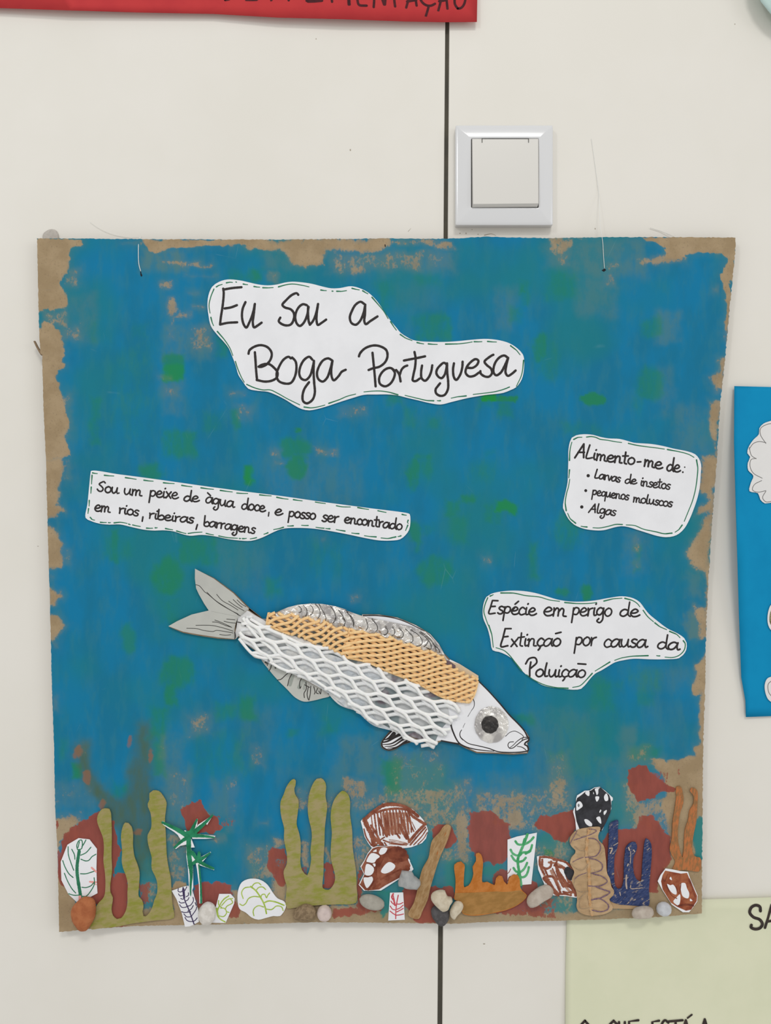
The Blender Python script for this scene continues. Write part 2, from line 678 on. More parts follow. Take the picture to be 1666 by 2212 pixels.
def slanted_panel(x_top0, x_bot0, x_top1, x_bot1, ya, yb):
    m = MB()
    b = 1.2
    fr = [P(x_top0 + b, ya), P(x_top1 - b, ya), P(x_bot1 - b, yb), P(x_bot0 + b, yb)]
    md = [P(x_top0, ya, -0.0006, 0), P(x_top1, ya, -0.0006, 0), P(x_bot1, yb, -0.0006, 0), P(x_bot0, yb, -0.0006, 0)]
    bk = [P(x_top0, ya, -0.012, 0), P(x_top1, ya, -0.012, 0), P(x_bot1, yb, -0.012, 0), P(x_bot0, yb, -0.012, 0)]
    f = [(3, 2, 1, 0), (8, 9, 10, 11)]
    for i in range(4):
        j = (i + 1) % 4
        f += [(j, i, i + 4, j + 4), (j + 4, i + 4, i + 8, j + 8)]
    m.add(fr + md + bk, f)
    return m


def seam(y, side):
    xl = 962.3 + (946.6 - 962.3) * (y - 50) / 2000
    return xl if side == 0 else xl + 8.6 + 1.7 * (y - 50) / 2000


YT, YB = -2600, 4600
slanted_panel(-3200, -3200, seam(YT, 0), seam(YB, 0), YT, YB).build('panel', M['wall'], wall)
slanted_panel(seam(YT, 1), seam(YB, 1), 5000, 5000, YT, YB).build('panel', M['wall'], wall)
m = MB()
m.add([P(seam(YT, 0) - 4, YT, -0.0022, 0), P(seam(YT, 1) + 4, YT, -0.0022, 0), P(seam(YB, 1) + 4, YB, -0.0022, 0), P(seam(YB, 0) - 4, YB, -0.0022, 0),
       P(seam(YT, 0) - 4, YT, -0.012, 0), P(seam(YT, 1) + 4, YT, -0.012, 0), P(seam(YB, 1) + 4, YB, -0.012, 0), P(seam(YB, 0) - 4, YB, -0.012, 0)],
      [(3, 2, 1, 0), (4, 5, 6, 7), (0, 1, 5, 4), (1, 2, 6, 5), (2, 3, 7, 6), (3, 0, 4, 7)])
m.build('joint_strip', M['joint'], wall)
m = MB()
for (x, y, w, h) in ((994, 504, 1.6, 1.2), (1007, 504, 1.2, 1.8), (1033, 506, 1.2, 1.2), (1020, 496, 1, 1), (1286, 494, 1.2, 1.8), (757, 324, 1.4, 2.4),
                     (1046, 2039, 2.6, 1.3), (1246, 2134, 1.6, 1.4), (683, 84, 1.0, 1.5), (150, 1178, 1.2, .8), (1588, 52, 1.2, 1.2), (82, 1180, 1.6, .8)):
    m.disc(x, y, w, 0.0001, h, 8)
m.ribbon([(1047, 508), (1062, 505), (1072, 509)], 2.2, 0.0001, 0.6)
m.ribbon([(882, 500), (888, 493)], 1.0, 0.0001, 0.4)
m.build('scuff_marks', M['speck'], wall)

# ------------------------------------------------------------------ painted cardboard board
b1 = Crop(70, 490, 3.332)
b2 = Crop(570, 490, 3.332)
b3 = Crop(1070, 490, 2.795)
b4 = Crop(70, 990, 3.332)
b5 = Crop(570, 990, 3.332)
b6 = Crop(1070, 990, 2.795)
b7 = Crop(90, 1480, 2.777)
b8 = Crop(640, 1480, 2.777)
b9 = Crop(1066, 1480, 2.777)

left_edge = [(515, 80), (600, 82), (700, 84), (740, 86), (764, 87), (765.5, 91), (880, 94), (1000, 99.5), (1180, 104), (1300, 108), (1480, 112), (1620, 117), (1740, 119), (1830, 124), (2013, 128)]
right_edge = [(513, 1589.5), (550, 1588), (620, 1581), (705, 1573), (776, 1567), (866, 1557), (919, 1553.5), (990, 1549), (1070, 1543), (1140, 1538), (1240, 1531.5), (1348, 1526), (1490, 1523.5), (1624, 1519), (1768, 1518), (1940, 1516.5), (1972, 1516)]
top_edge = [(80, 515), (400, 517), (600, 517.5), (840, 515), (960, 516), (1050, 511.5), (1180, 514.5), (1300, 512.5), (1400, 512), (1589, 513)]
bot_edge = [(128, 2013.5), (200, 2006), (300, 2000), (400, 1998), (520, 1996), (690, 1992), (900, 1994), (975, 1995.5), (1066, 1991), (1190, 1989), (1300, 1986), (1420, 1981), (1516, 1973)]


def lerp1(tab, t):
    xs = [a for a, b in tab]
    ys = [b for a, b in tab]
    return np.interp(t, xs, ys)


NU, NV = 370, 370
u = np.linspace(0, 1, NU)
v = np.linspace(0, 1, NV)
Ug, Vg = np.meshgrid(u, v)
YL = 515 + (2013.5 - 515) * Vg
YR = 513 + (1972 - 513) * Vg
XL = lerp1(left_edge, YL)
XR = lerp1(right_edge, YR)
XT = 80 + (1589.5 - 80) * Ug
XB = 128 + (1516 - 128) * Ug
YTt = lerp1(top_edge, XT)
YBb = lerp1(bot_edge, XB)
PX = XL * (1 - Ug) + XR * Ug
PY = YTt * (1 - Vg) + YBb * Vg
rg = np.random.RandomState(5)
jl, jr, jt, jb = rg.uniform(-.5, .5, NV), rg.uniform(-1.1, 1.1, NV), rg.uniform(-.8, .8, NU), rg.uniform(-.7, .7, NU)
PX[:, 0] += jl
PX[:, -1] += jr
PY[0, :] += jt
PY[-1, :] += jb


def vnoise(x, y, cell, seed):
    r = np.random.RandomState(seed)
    g = r.uniform(-1, 1, (260, 260))
    a, b = x / cell + 40, y / cell + 40
    ia, ib = np.floor(a).astype(int), np.floor(b).astype(int)
    fa, fb = a - ia, b - ib
    fa, fb = fa * fa * (3 - 2 * fa), fb * fb * (3 - 2 * fb)
    ia, ib = ia % 259, ib % 259
    return (g[ib, ia] * (1 - fa) * (1 - fb) + g[ib, ia + 1] * fa * (1 - fb) + g[ib + 1, ia] * (1 - fa) * fb + g[ib + 1, ia + 1] * fa * fb)


WX = PX + 6 * vnoise(PX, PY, 34, 1) + 3.2 * vnoise(PX, PY, 12, 2) + 2.5 * vnoise(PX, PY, 6, 12)
WY = PY + 6 * vnoise(PX, PY, 34, 3) + 3.2 * vnoise(PX, PY, 12, 4) + 2.5 * vnoise(PX, PY, 6, 14)
fields = {k: np.zeros_like(PX) for k in ('bare', 'red', 'green', 'wash', 'weed', 'rust', 'teal', 'lime')}


def sdist(poly):
    n = len(poly)
    dmin = np.full(WX.shape, 1e9)
    ins = np.zeros(WX.shape, bool)
    for i in range(n):
        ax, ay = poly[i]
        bx, by = poly[(i + 1) % n]
        dx, dy = bx - ax, by - ay
        L = dx * dx + dy * dy + 1e-9
        t = np.clip(((WX - ax) * dx + (WY - ay) * dy) / L, 0, 1)
        dmin = np.minimum(dmin, np.hypot(WX - ax - t * dx, WY - ay - t * dy))
        if abs(dy) > 1e-9:
            c = ((ay > WY) != (by > WY)) & (WX < dx * (WY - ay) / dy + ax)
            ins ^= c
    return np.where(ins, -dmin, dmin)


def patch(f, poly, val=1.0, soft=6.0, sub=False):
    sd = sdist(poly)
    if f == 'bare':
        h = np.clip(0.5 - sd / (2 * (soft + 16)), 0, 1)
        fields['wash'] = np.maximum(fields['wash'], .8 * h * h * (3 - 2 * h) * min(1, val * 1.3))
        if val < .9:
            soft = max(soft * 1.8, 11)
            val = val * 1.06
    elif f == 'green':
        soft = soft * 1.35
    t = np.clip(0.5 - sd / (2 * soft), 0, 1)
    t = t * t * (3 - 2 * t) * val
    fields[f] = np.minimum(fields[f], 1 - t) if sub else np.maximum(fields[f], t)


def rect(f, crop, x0, y0, x1, y1, val=1.0, soft=6.0, sub=False):
    patch(f, crop([(x0, y0), (x1, y0), (x1, y1), (x0, y1)]), val, soft, sub)


def oval(f, crop, x0, y0, x1, y1, val=1.0, soft=8.0):
    cx, cy, rx, ry = (x0 + x1) / 2, (y0 + y1) / 2, (x1 - x0) / 2, (y1 - y0) / 2
    patch(f, crop([(cx + rx * math.cos(a / 10 * 6.283), cy + ry * math.sin(a / 10 * 6.283)) for a in range(10)]), val, soft)


# bare kraft showing through
patch('bare', b1([(20, 70), (375, 85), (360, 140), (300, 150), (268, 165), (258, 240), (225, 310), (205, 400), (240, 460), (252, 575), (130, 585), (60, 615), (20, 600)]), 1, 4)
patch('bare', b1([(60, 720), (110, 640), (150, 690), (210, 790), (240, 900), (212, 960), (245, 1000), (185, 1045), (185, 1150), (225, 1260), (265, 1400), (255, 1500), (280, 1660), (20, 1680), (20, 730)]), 1, 6)
rect('bare', b1, 230, 290, 345, 430, .50, 8)
rect('bare', b1, 90, 590, 240, 720, .55, 8)
rect('bare', b1, 180, 700, 375, 830, .50, 10)
rect('bare', b1, 150, 1200, 280, 1640, .52, 10)
rect('bare', b1, 640, 110, 800, 135, .48, 4)
patch('bare', b1([(790, 80), (1700, 80), (1700, 140), (1090, 140), (950, 165), (890, 182), (820, 160)]), 1, 5)
patch('bare', b1([(925, 232), (1110, 250), (1270, 255), (1280, 275), (1100, 290), (960, 265)]), .72, 4)
rect('bare', b1, 1090, 342, 1330, 362, .50, 4)
oval('bare', b1, 900, 390, 1030, 470, .56, 6)
oval('bare', b1, 945, 500, 1055, 650, .60, 6)
rect('bare', b1, 990, 620, 1030, 740, .55, 5)
rect('bare', b1, 1020, 615, 1180, 670, .52, 5)
rect('bare', b1, 1130, 472, 1205, 498, .52, 4)
rect('bare', b1, 1140, 700, 1280, 900, .46, 8)
rect('bare', b1, 980, 740, 1040, 830, .50, 6)
rect('bare', b1, 1140, 570, 1255, 610, .50, 5)
rect('bare', b1, 920, 1050, 1000, 1100, .48, 5)
rect('bare', b1, 960, 1150, 1080, 1240, .43, 8)
rect('bare', b1, 1410, 1170, 1540, 1230, .43, 8)
rect('bare', b1, 1460, 1280, 1600, 1400, .41, 8)
patch('bare', b2([(-20, 80), (480, 80), (900, 80), (900, 150), (760, 175), (600, 165), (440, 175), (430, 260), (290, 290), (180, 265), (150, 170), (-20, 140)]), .80, 5)
patch('bare', b2([(880, 90), (1100, 92), (1380, 95), (1395, 150), (1280, 190), (1200, 160), (1050, 120), (900, 150)]), .62, 5)
rect('bare', b2, 490, 170, 1150, 330, .46, 10)
rect('bare', b2, 1150, 170, 1370, 310, .42, 9)
oval('bare', b2, 610, 250, 730, 350, .56, 6)
rect('wash', b2, 10, 320, 110, 410, .8, 4)
rect('bare', b2, 20, 325, 105, 400, .48, 5)
rect('bare', b2, 350, 1590, 535, 1655, .50, 6)
rect('bare', b2, 30, 1600, 130, 1666, .46, 6)
rect('bare', b2, 520, 1280, 760, 1380, .40, 8)
patch('bare', b3([(330, 60), (465, 60), (450, 130), (415, 150), (400, 230), (360, 160), (335, 140)]), .62, 5)
rect('bare', b3, 370, 140, 445, 240, .50, 5)
patch('bare', b3([(470, 55), (640, 62), (640, 80), (500, 80)]), .5, 3)
patch('bare', b3([(860, 55), (1460, 50), (1460, 330), (1432, 330), (1425, 420), (1410, 560), (1390, 640), (1383, 560), (1393, 430), (1372, 285), (1412, 195), (1370, 160), (1280, 145), (1175, 165), (1080, 190), (1000, 195), (1020, 130), (955, 92), (900, 75)]), 1, 4)
patch('bare', b3([(840, 205), (960, 175), (1030, 150), (1170, 175), (1170, 200), (960, 245), (850, 245)]), .62, 5)
rect('bare', b3, 685, 205, 770, 245, .5, 5)
rect('bare', b3, 640, 260, 740, 370, .43, 7)
rect('bare', b3, 1305, 365, 1360, 405, .52, 4)
rect('bare', b3, 1375, 560, 1420, 780, .55, 4)
patch('bare', b3([(1340, 800), (1395, 790), (1375, 1010), (1330, 1000), (1300, 910), (1340, 880)]), .78, 5)
patch('bare', b3([(1295, 1060), (1365, 1060), (1350, 1300), (1310, 1290), (1290, 1150)]), .78, 5)
rect('bare', b3, 1320, 1300, 1350, 1398, .7, 4)
patch('bare', b4([(60, -10), (225, -10), (235, 90), (210, 230), (175, 330), (225, 400), (110, 435), (60, 430)]), .85, 6)
rect('bare', b4, 220, 0, 290, 180, .40, 8)
patch('bare', b4([(60, 440), (145, 485), (230, 620), (240, 720), (205, 790), (60, 830)]), .85, 5)
rect('bare', b4, 220, 640, 290, 780, .40, 6)
patch('bare', b4([(100, 925), (150, 930), (205, 985), (155, 1055), (100, 1070)]), .85, 4)
rect('bare', b4, 110, 845, 160, 875, .5, 4)
patch('bare', b4([(100, 1145), (200, 1128), (245, 1195), (205, 1255), (140, 1300), (100, 1310)]), .85, 4)
rect('bare', b4, 130, 1290, 200, 1360, .45, 5)
rect('bare', b5, 60, 0, 150, 60, .46, 6)
rect('bare', b5, 1570, 690, 1640, 755, .46, 5)
rect('bare', b5, 395, 560, 445, 605, .46, 5)
rect('bare', b5, 620, 970, 720, 1060, .40, 5)
patch('bare', b6([(1240, -10), (1360, -10), (1345, 200), (1325, 420), (1310, 500), (1305, 700), (1240, 685), (1180, 640), (1150, 575), (1200, 480), (1240, 405), (1290, 335), (1200, 330), (1290, 250), (1240, 190)]), .80, 8)
rect('bare', b6, 1265, 640, 1320, 1398, .75, 5)
rect('bare', b6, 830, 470, 880, 570, .47, 5)
rect('bare', b6, 835, 590, 890, 670, .45, 5)
patch('bare', b6([(1200, 900), (1290, 890), (1285, 1110), (1215, 1095), (1225, 1000), (1190, 950)]), .75, 5)
patch('wash', b6([(1140, 950), (1250, 900), (1250, 1095), (1160, 1090)]), 1, 5)
patch('bare', b6([(1205, 1235), (1290, 1200), (1290, 1420), (1200, 1420)]), .85, 5)
rect('bare', b9, 1230, -30, 1290, 460, .85, 5)
patch('bare', b9([(1200, -10), (1240, -10), (1240, 60), (1205, 50)]), .9, 4)
patch('bare', b9([(940, 450), (1050, 455), (1190, 425), (1195, 370), (1290, 340), (1290, 1500), (840, 1500), (940, 1200), (1000, 1150), (1080, 1000), (1040, 860), (1000, 760), (1050, 620), (1000, 520)]), .92, 8)
rect('bare', b9, 790, 560, 870, 700, .56, 6)
rect('bare', b9, 810, 680, 1060, 860, .54, 8)
rect('bare', b9, 810, 780, 880, 890, .60, 6)
rect('bare', b9, 340, 560, 440, 700, .56, 6)
rect('bare', b9, 180, 690, 340, 745, .50, 6)
rect('bare', b9, -30, 640, 190, 860, .56, 8)
rect('bare', b9, 60, 740, 180, 900, .55, 8)
rect('bare', b9, 370, 750, 470, 810, .55, 6)
rect('bare', b9, 420, 700, 480, 760, .5, 6)
patch('bare', [(118, 1962), (400, 1960), (600, 1940), (1000, 1965), (1300, 1960), (1530, 1950), (1530, 2030), (118, 2030)], .75, 8)
patch('bare', b7([(60, 780), (185, 775), (225, 830), (150, 940), (100, 1010), (60, 1010)]), .74, 6)
rect('bare', b7, 60, 1150, 210, 1500, 1, 6)
rect('bare', b7, 100, 570, 115, 700, .46, 3)
rect('bare', b7, 155, 635, 215, 685, .50, 3)
rect('bare', b7, 60, 70, 100, 160, .52, 4)
rect('bare', b7, 780, 1180, 870, 1450, .95, 5)
rect('bare', b7, 1150, 1220, 1200, 1420, .8, 6)
rect('bare', b7, 300, 1380, 800, 1500, .9, 5)
patch('bare', b7([(1235, 1040), (1300, 1000), (1400, 1010), (1400, 1150), (1270, 1130)]), .52, 8)
rect('bare', b7, 1380, 920, 1475, 985, .58, 6)
patch('bare', b7([(1390, 1150), (1470, 1150), (1480, 1340), (1420, 1300), (1370, 1200)]), .75, 6)
rect('bare', b7, 1000, 880, 1120, 940, .50, 6)
rect('bare', b7, 910, 760, 1040, 800, .58, 4)
oval('bare', b7, 885, 175, 1015, 290, .49, 5)
rect('bare', b7, 740, 550, 830, 700, .42, 8)
rect('bare', b7, 700, 290, 770, 460, .40, 6)
rect('bare', b7, 750, 860, 860, 1150, .44, 10)
rect('bare', b7, 1240, 340, 1330, 500, .38, 8)
rect('bare', b7, 610, 1180, 690, 1320, .56, 6)
rect('bare', b7, 1290, 815, 1360, 845, .48, 4)
rect('bare', b7, 1545, 660, 1620, 730, .46, 6)
rect('bare', b7, 1560, 930, 1620, 1110, .62, 6)
rect('bare', b8, 280, 550, 420, 680, .57, 6)
rect('bare', b8, 170, 950, 210, 1060, .6, 5)
rect('bare', b8, 340, 920, 440, 1110, .56, 8)
patch('bare', b8([(520, 660), (700, 670), (850, 650), (960, 700), (980, 900), (880, 860), (760, 720), (640, 700)]), .49, 10)
rect('bare', b8, 920, 560, 1020, 720, .50, 7)
patch('bare', b8([(945, 700), (1010, 720), (1050, 850), (1060, 1000), (1000, 1040), (950, 960), (930, 850)]), .60, 8)
patch('bare', b8([(1130, 760), (1250, 660), (1380, 700), (1400, 880), (1280, 880)]), .60, 8)
rect('bare', b8, 1320, 640, 1530, 700, .46, 7)
rect('bare', b8, 1520, 560, 1610, 740, .56, 6)
rect('bare', b8, 850, 980, 1050, 1080, .46, 8)
rect('bare', b8, 370, 1330, 560, 1450, .62, 8)
rect('bare', b8, 950, 1380, 1180, 1450, .72, 6)
rect('bare', b8, 1180, 1370, 1666, 1450, .62, 8)
rect('bare', b8, 1440, 1250, 1560, 1380, .5, 8)
rect('bare', b8, 1530, 860, 1666, 1060, .46, 8)
patch('bare', b8([(600, 830), (760, 960), (690, 1000), (560, 900)]), .4, 8)

# brick red dabs
patch('red', b7([(170, 860), (260, 790), (340, 752), (440, 800), (450, 950), (470, 1000), (430, 1100), (420, 1330), (330, 1330), (240, 1260), (120, 1200), (95, 1150), (110, 1080), (130, 940)]), 1, 4)
rect('red', b7, 70, 800, 110, 870, .8, 4)
rect('red', b7, 70, 980, 130, 1160, .56, 6)
patch('red', b7([(410, 1160), (460, 1130), (515, 1135), (515, 1340), (470, 1410), (425, 1380)]), 1, 4)
rect('red', b7, 580, 1180, 660, 1330, .62, 8)
patch('red', b7([(828, 745), (900, 690), (955, 708), (1000, 780), (1080, 785), (1082, 860), (1010, 893), (935, 893), (880, 860), (860, 800)]), 1, 3)
rect('red', b7, 1080, 785, 1170, 850, .52, 5)
patch('red', b7([(915, 1195), (980, 1180), (1150, 1180), (1150, 1290), (1060, 1330), (930, 1340)]), .9, 6)
rect('red', b7, 1110, 1290, 1190, 1400, .75, 6)
patch('red', b7([(1350, 1000), (1380, 975), (1475, 980), (1475, 1060), (1400, 1060), (1470, 1150), (1440, 1200), (1400, 1200)]), .9, 4)
rect('red', b7, 1390, 1040, 1470, 1190, .58, 5)
rect('red', b7, 390, 1440, 530, 1470, .8, 4)
patch('red', b8([(160, 1062), (205, 1055), (235, 1180), (205, 1232), (155, 1222)]), 1, 3)
rect('red', b8, 25, 1095, 75, 1150, .55, 4)
patch('red', b8([(820, 850), (860, 822), (930, 835), (972, 940), (940, 980), (900, 970), (820, 930)]), 1, 3)
patch('red', b8([(1040, 770), (1160, 758), (1290, 840), (1300, 1000), (1250, 1090), (1100, 1050), (1040, 960), (1028, 850)]), .82, 6)
rect('red', b8, 1180, 1110, 1330, 1220, .7, 6)
patch('red', b8([(1418, 845), (1480, 770), (1560, 775), (1690, 750), (1680, 870), (1590, 960), (1500, 900)]), 1, 4)
rect('bare', b8, 1500, 790, 1620, 830, .5, 4)
patch('red', b8([(640, 1210), (735, 1200), (745, 1300), (700, 1400), (650, 1330)]), .95, 4)
patch('red', b8([(720, 1240), (830, 1190), (900, 1230), (930, 1300), (830, 1420), (690, 1410)]), .85, 5)
patch('red', b8([(370, 1120), (400, 1100), (400, 1260), (440, 1340), (370, 1330), (360, 1200)]), .8, 5)
patch('red', b8([(205, 1330), (560, 1315), (470, 1350), (220, 1400)]), .75, 6)
patch('red', b8([(820, 1200), (950, 1190), (960, 1270), (880, 1300)]), .8, 5)
patch('red', b8([(1060, 1360), (1200, 1310), (1390, 1260), (1520, 1330), (1480, 1400), (1200, 1390)]), .72, 8)
patch('red', b8([(1330, 1150), (1400, 1180), (1500, 1230), (1380, 1310), (1340, 1250)]), .8, 5)
patch('red', b9([(812, 495), (835, 480), (930, 480), (1000, 570), (1060, 610), (1100, 605), (1095, 650), (1000, 655), (960, 690), (900, 675), (855, 700), (825, 620)]), 1, 3)
rect('red', b9, 940, 500, 1060, 600, .5, 5)
rect('red', b9, 1115, 460, 1128, 545, .6, 3)
patch('red', b9([(650, 945), (690, 900), (745, 865), (840, 880), (868, 800), (890, 770), (950, 782), (1000, 860), (1060, 900), (1080, 1050), (1040, 1110), (990, 1180), (980, 1240), (700, 1240), (670, 1100)]), .95, 5)
rect('red', b9, 220, 1260, 400, 1400, .52, 8)

# green dabs, seaweed smudges, teal and thin washes
for a in ((b1, 950, 920, 1100, 1100, .8, 5), (b1, 1310, 780, 1410, 950, .55, 6), (b1, 1560, 290, 1650, 400, .75, 8), (b1, 1400, 320, 1600, 400, .5, 10), (b1, 420, 680, 460, 840, .45, 8),
          (b1, 720, 700, 830, 800, .45, 10), (b1, 410, 1230, 490, 1560, .55, 7), (b1, 930, 1460, 1200, 1666, .70, 9), (b1, 1430, 1330, 1500, 1450, .65, 5), (b1, 560, 820, 880, 1560, .30, 25), (b1, 1200, 1350, 1380, 1480, .45, 10),
          (b2, 1080, 640, 1350, 830, .62, 8), (b2, 1080, 340, 1270, 420, .38, 7), (b2, 820, 380, 950, 600, .45, 12), (b2, 890, 1210, 1000, 1280, .5, 5), (b2, 1000, 1280, 1090, 1440, .42, 8), (b2, 1160, 1380, 1270, 1450, .45, 6),
          (b2, 1560, 1200, 1680, 1255, .9, 3), (b2, 1540, 1240, 1640, 1300, .5, 6), (b2, 1070, 1640, 1220, 1690, .6, 5), (b3, 140, 350, 190, 400, .7, 4), (b3, 150, 320, 210, 480, .45, 6), (b3, 90, 480, 160, 580, .5, 6),
          (b3, 305, 260, 500, 440, .5, 10), (b3, 0, 1010, 130, 1058, 1, 2), (b3, 10, 1060, 110, 1155, .6, 5), (b3, 400, 1180, 640, 1260, .35, 8), (b4, 1520, 40, 1590, 200, .85, 4), (b4, 560, 500, 630, 740, .65, 5), (b4, 510, 560, 740, 710, .4, 8),
          (b4, 1060, 570, 1340, 780, .6, 7), (b4, 910, 1010, 1050, 1190, .45, 8), (b5, 1290, 290, 1400, 420, .6, 5), (b5, 1410, 262, 1540, 310, .75, 4), (b5, 1600, 330, 1666, 460, .6, 5), (b5, 1050, 480, 1130, 600, .7, 5),
          (b5, 1140, 470, 1230, 550, .5, 6), (b5, 1350, 400, 1480, 620, .5, 10), (b5, 0, 850, 130, 980, .55, 10), (b5, 300, 580, 580, 850, .35, 22), (b5, 1080, 540, 1110, 690, .6, 4), (b6, 0, 262, 130, 335, .85, 3), (b6, 0, 330, 40, 400, .5, 6),
          (b6, 210, 500, 270, 730, .6, 8), (b6, 840, 520, 890, 690, .55, 5), (b6, 600, 1330, 780, 1398, .4, 10), (b6, 820, 1260, 1000, 1398, .42, 10), (b7, 740, -20, 820, 120, .85, 6), (b7, 640, 130, 760, 330, .65, 9), (b7, 680, 300, 750, 560, .6, 7),
          (b7, 1180, 60, 1290, 220, .75, 10), (b7, 1040, 100, 1250, 200, .55, 9), (b7, 170, 460, 240, 560, .9, 6), (b7, 430, 580, 520, 680, .65, 8), (b7, 100, 330, 150, 440, .45, 10), (b7, 900, 280, 1240, 560, .38, 22), (b7, 640, 900, 700, 1140, .4, 14),
          (b7, 1480, 260, 1540, 320, .5, 5), (b8, 160, 190, 260, 300, .50, 9), (b8, 520, 440, 640, 660, .72, 8), (b8, 1300, 170, 1420, 240, .6, 9), (b8, 680, 400, 760, 480, .45, 8), (b8, 480, 1230, 560, 1260, .6, 8), (b8, 470, 1350, 560, 1400, .6, 6),
          (b9, 585, -20, 740, 180, .5, 8), (b9, 850, -20, 960, 120, .45, 8), (b9, 330, 380, 450, 470, .4, 10), (b9, 820, 370, 1000, 450, .5, 8), (b9, 400, 200, 700, 560, .25, 22), (b2, 1600, 1600, 1666, 1666, .5, 8), (b5, 1500, 20, 1666, 170, .4, 14)):
    rect('green', a[0], *a[1:5], a[5], a[6])
for a in ((b2, 220, 1445, 275, 1480, 1, 3), (b2, 110, 1500, 350, 1666, .75, 7), (b3, 220, 640, 330, 820, .75, 6), (b3, 230, 660, 400, 920, .45, 12), (b3, 860, 540, 1010, 680, .55, 7), (b3, 840, 840, 1020, 1060, .6, 8), (b3, 830, 1000, 920, 1150, .35, 10),
          (b3, 500, 990, 680, 1095, .95, 3), (b4, 770, 30, 960, 170, .75, 8), (b4, 850, 710, 1085, 1000, .8, 9), (b4, 640, 1170, 750, 1430, .6, 6), (b4, 920, 1410, 1190, 1680, .75, 9), (b5, 150, -30, 310, 160, .85, 5), (b5, 1010, 0, 1130, 240, .75, 5),
          (b5, 1100, 0, 1240, 150, .55, 8), (b5, 1100, 690, 1370, 930, .65, 8), (b6, 360, 300, 530, 550, .55, 12), (b6, 350, 770, 460, 840, .7, 4), (b6, 510, 770, 590, 870, .9, 4)):
    oval('green', a[0], *a[1:5], a[5], a[6])
rect('lime', b1, 950, 1000, 1090, 1100, .45, 5)
rect('lime', b2, 1570, 1205, 1680, 1250, .8, 3)
rect('lime', b4, 1530, 60, 1595, 180, .5, 4)
rect('lime', b6, 0, 270, 120, 330, .4, 3)
rect('lime', b9, 300, 980, 352, 1015, .0, 3)
rect('green', b9, 300, 980, 352, 1018, 1, 2)
fields['bare'] *= 1 - np.clip(0.5 - sdist(b9([(300, 980), (352, 980), (345, 1018), (305, 1010)])) / 6, 0, 1)
patch('weed', b7([(575, 240), (640, 220), (655, 400), (660, 640), (650, 900), (625, 1130), (570, 1130), (500, 860), (430, 760), (510, 640), (540, 480), (570, 380)]), .9, 17)
patch('weed', b7([(185, 370), (290, 350), (300, 480), (350, 580), (420, 660), (520, 690), (470, 860), (400, 800), (330, 700), (250, 590), (200, 430)]), .9, 14)
patch('weed', b7([(560, 700), (640, 700), (660, 1000), (600, 1130), (560, 950)]), .9, 14)
for a in ((190, 355, 250, 440), (240, 500, 305, 595), (510, 305, 552, 362), (335, 690, 385, 745), (555, 860, 605, 905), (645, 380, 675, 470)):
    oval('rust', b7, *a, 1, 9)
for a in ((b8, 490, 1230, 570, 1400, 1, 7), (b8, 880, 1040, 960, 1260, .9, 8), (b8, 1110, 1080, 1240, 1130, 1, 6), (b8, 1440, 1200, 1666, 1350, .7, 10), (b9, 370, 1280, 480, 1350, 1, 6), (b9, 1195, 790, 1290, 1060, 1, 5), (b9, 1210, 1100, 1250, 1160, .8, 6),
          (b9, -20, 1070, 60, 1140, .9, 6), (b9, 250, 900, 430, 1000, .8, 8), (b9, 130, 700, 800, 600, .0, 8), (b8, 540, 480, 900, 740, .75, 14), (b8, 700, 560, 960, 1100, .5, 16), (b8, 930, 1050, 1060, 1220, .9, 8), (b8, 560, 1000, 760, 1250, .5, 12),
          (b9, 640, 560, 860, 800, .55, 14), (b9, 700, 700, 860, 860, .8, 10), (b7, 1240, 1050, 1300, 1150, .4, 10)):
    rect('teal', a[0], *a[1:5], a[5], a[6])
fields['bare'] *= 1 - 0.95 * np.clip(0.5 - sdist(b9([(1198, 795), (1290, 795), (1290, 1050), (1215, 1040)])) / 10, 0, 1)
fields['bare'] *= 1 - 0.6 * np.clip(0.5 - sdist(b8([(490, 1230), (565, 1230), (565, 1360), (490, 1380)])) / 10, 0, 1)
for a in ((b1, 780, 150, 1100, 330, .9, 12), (b1, 950, 700, 1300, 950, .6, 14), (b1, 940, 1100, 1100, 1350, .6, 14), (b1, 250, 480, 460, 840, .45, 14), (b2, -10, 150, 250, 300, .55, 14), (b2, 450, 170, 1400, 340, .6, 14), (b2, 950, 400, 1250, 600, .2, 20),
          (b3, 440, 80, 900, 300, .75, 16), (b3, 480, 300, 740, 540, .55, 14), (b3, 300, 100, 500, 260, .6, 12), (b3, 960, 510, 1120, 700, .6, 10), (b3, 980, 850, 1070, 1150, .4, 14), (b3, 1080, 1080, 1300, 1380, .5, 16), (b3, 0, 380, 120, 620, .45, 14),
          (b4, 1330, 560, 1666, 1000, .3, 26), (b5, 0, 0, 700, 400, .35, 26), (b6, 780, 440, 920, 700, .5, 14), (b6, 1160, 680, 1250, 850, .6, 12), (b6, 840, 1260, 1180, 1398, .35, 18), (b7, 700, 300, 860, 700, .6, 16), (b7, 640, 640, 860, 1160, .75, 14),
          (b7, 1010, 560, 1160, 800, .5, 16), (b7, 1180, 130, 1400, 420, .3, 18), (b8, 270, 320, 480, 540, .65, 16), (b8, 480, 360, 900, 700, .55, 20), (b8, 880, 540, 1060, 900, .6, 14), (b8, 200, 380, 480, 700, .4, 16), (b9, 300, 370, 500, 760, .65, 18),
          (b9, 760, 230, 860, 560, .6, 12), (b9, 380, 230, 560, 480, .35, 16), (b7, 1400, 500, 1560, 760, .2, 16), (b9, 900, 100, 1180, 420, .15, 20), (b8, 560, 980, 1000, 1220, .5, 16), (b7, 1100, 1180, 1240, 1240, .5, 8)):
    rect('wash', a[0], *a[1:5], a[5], a[6])

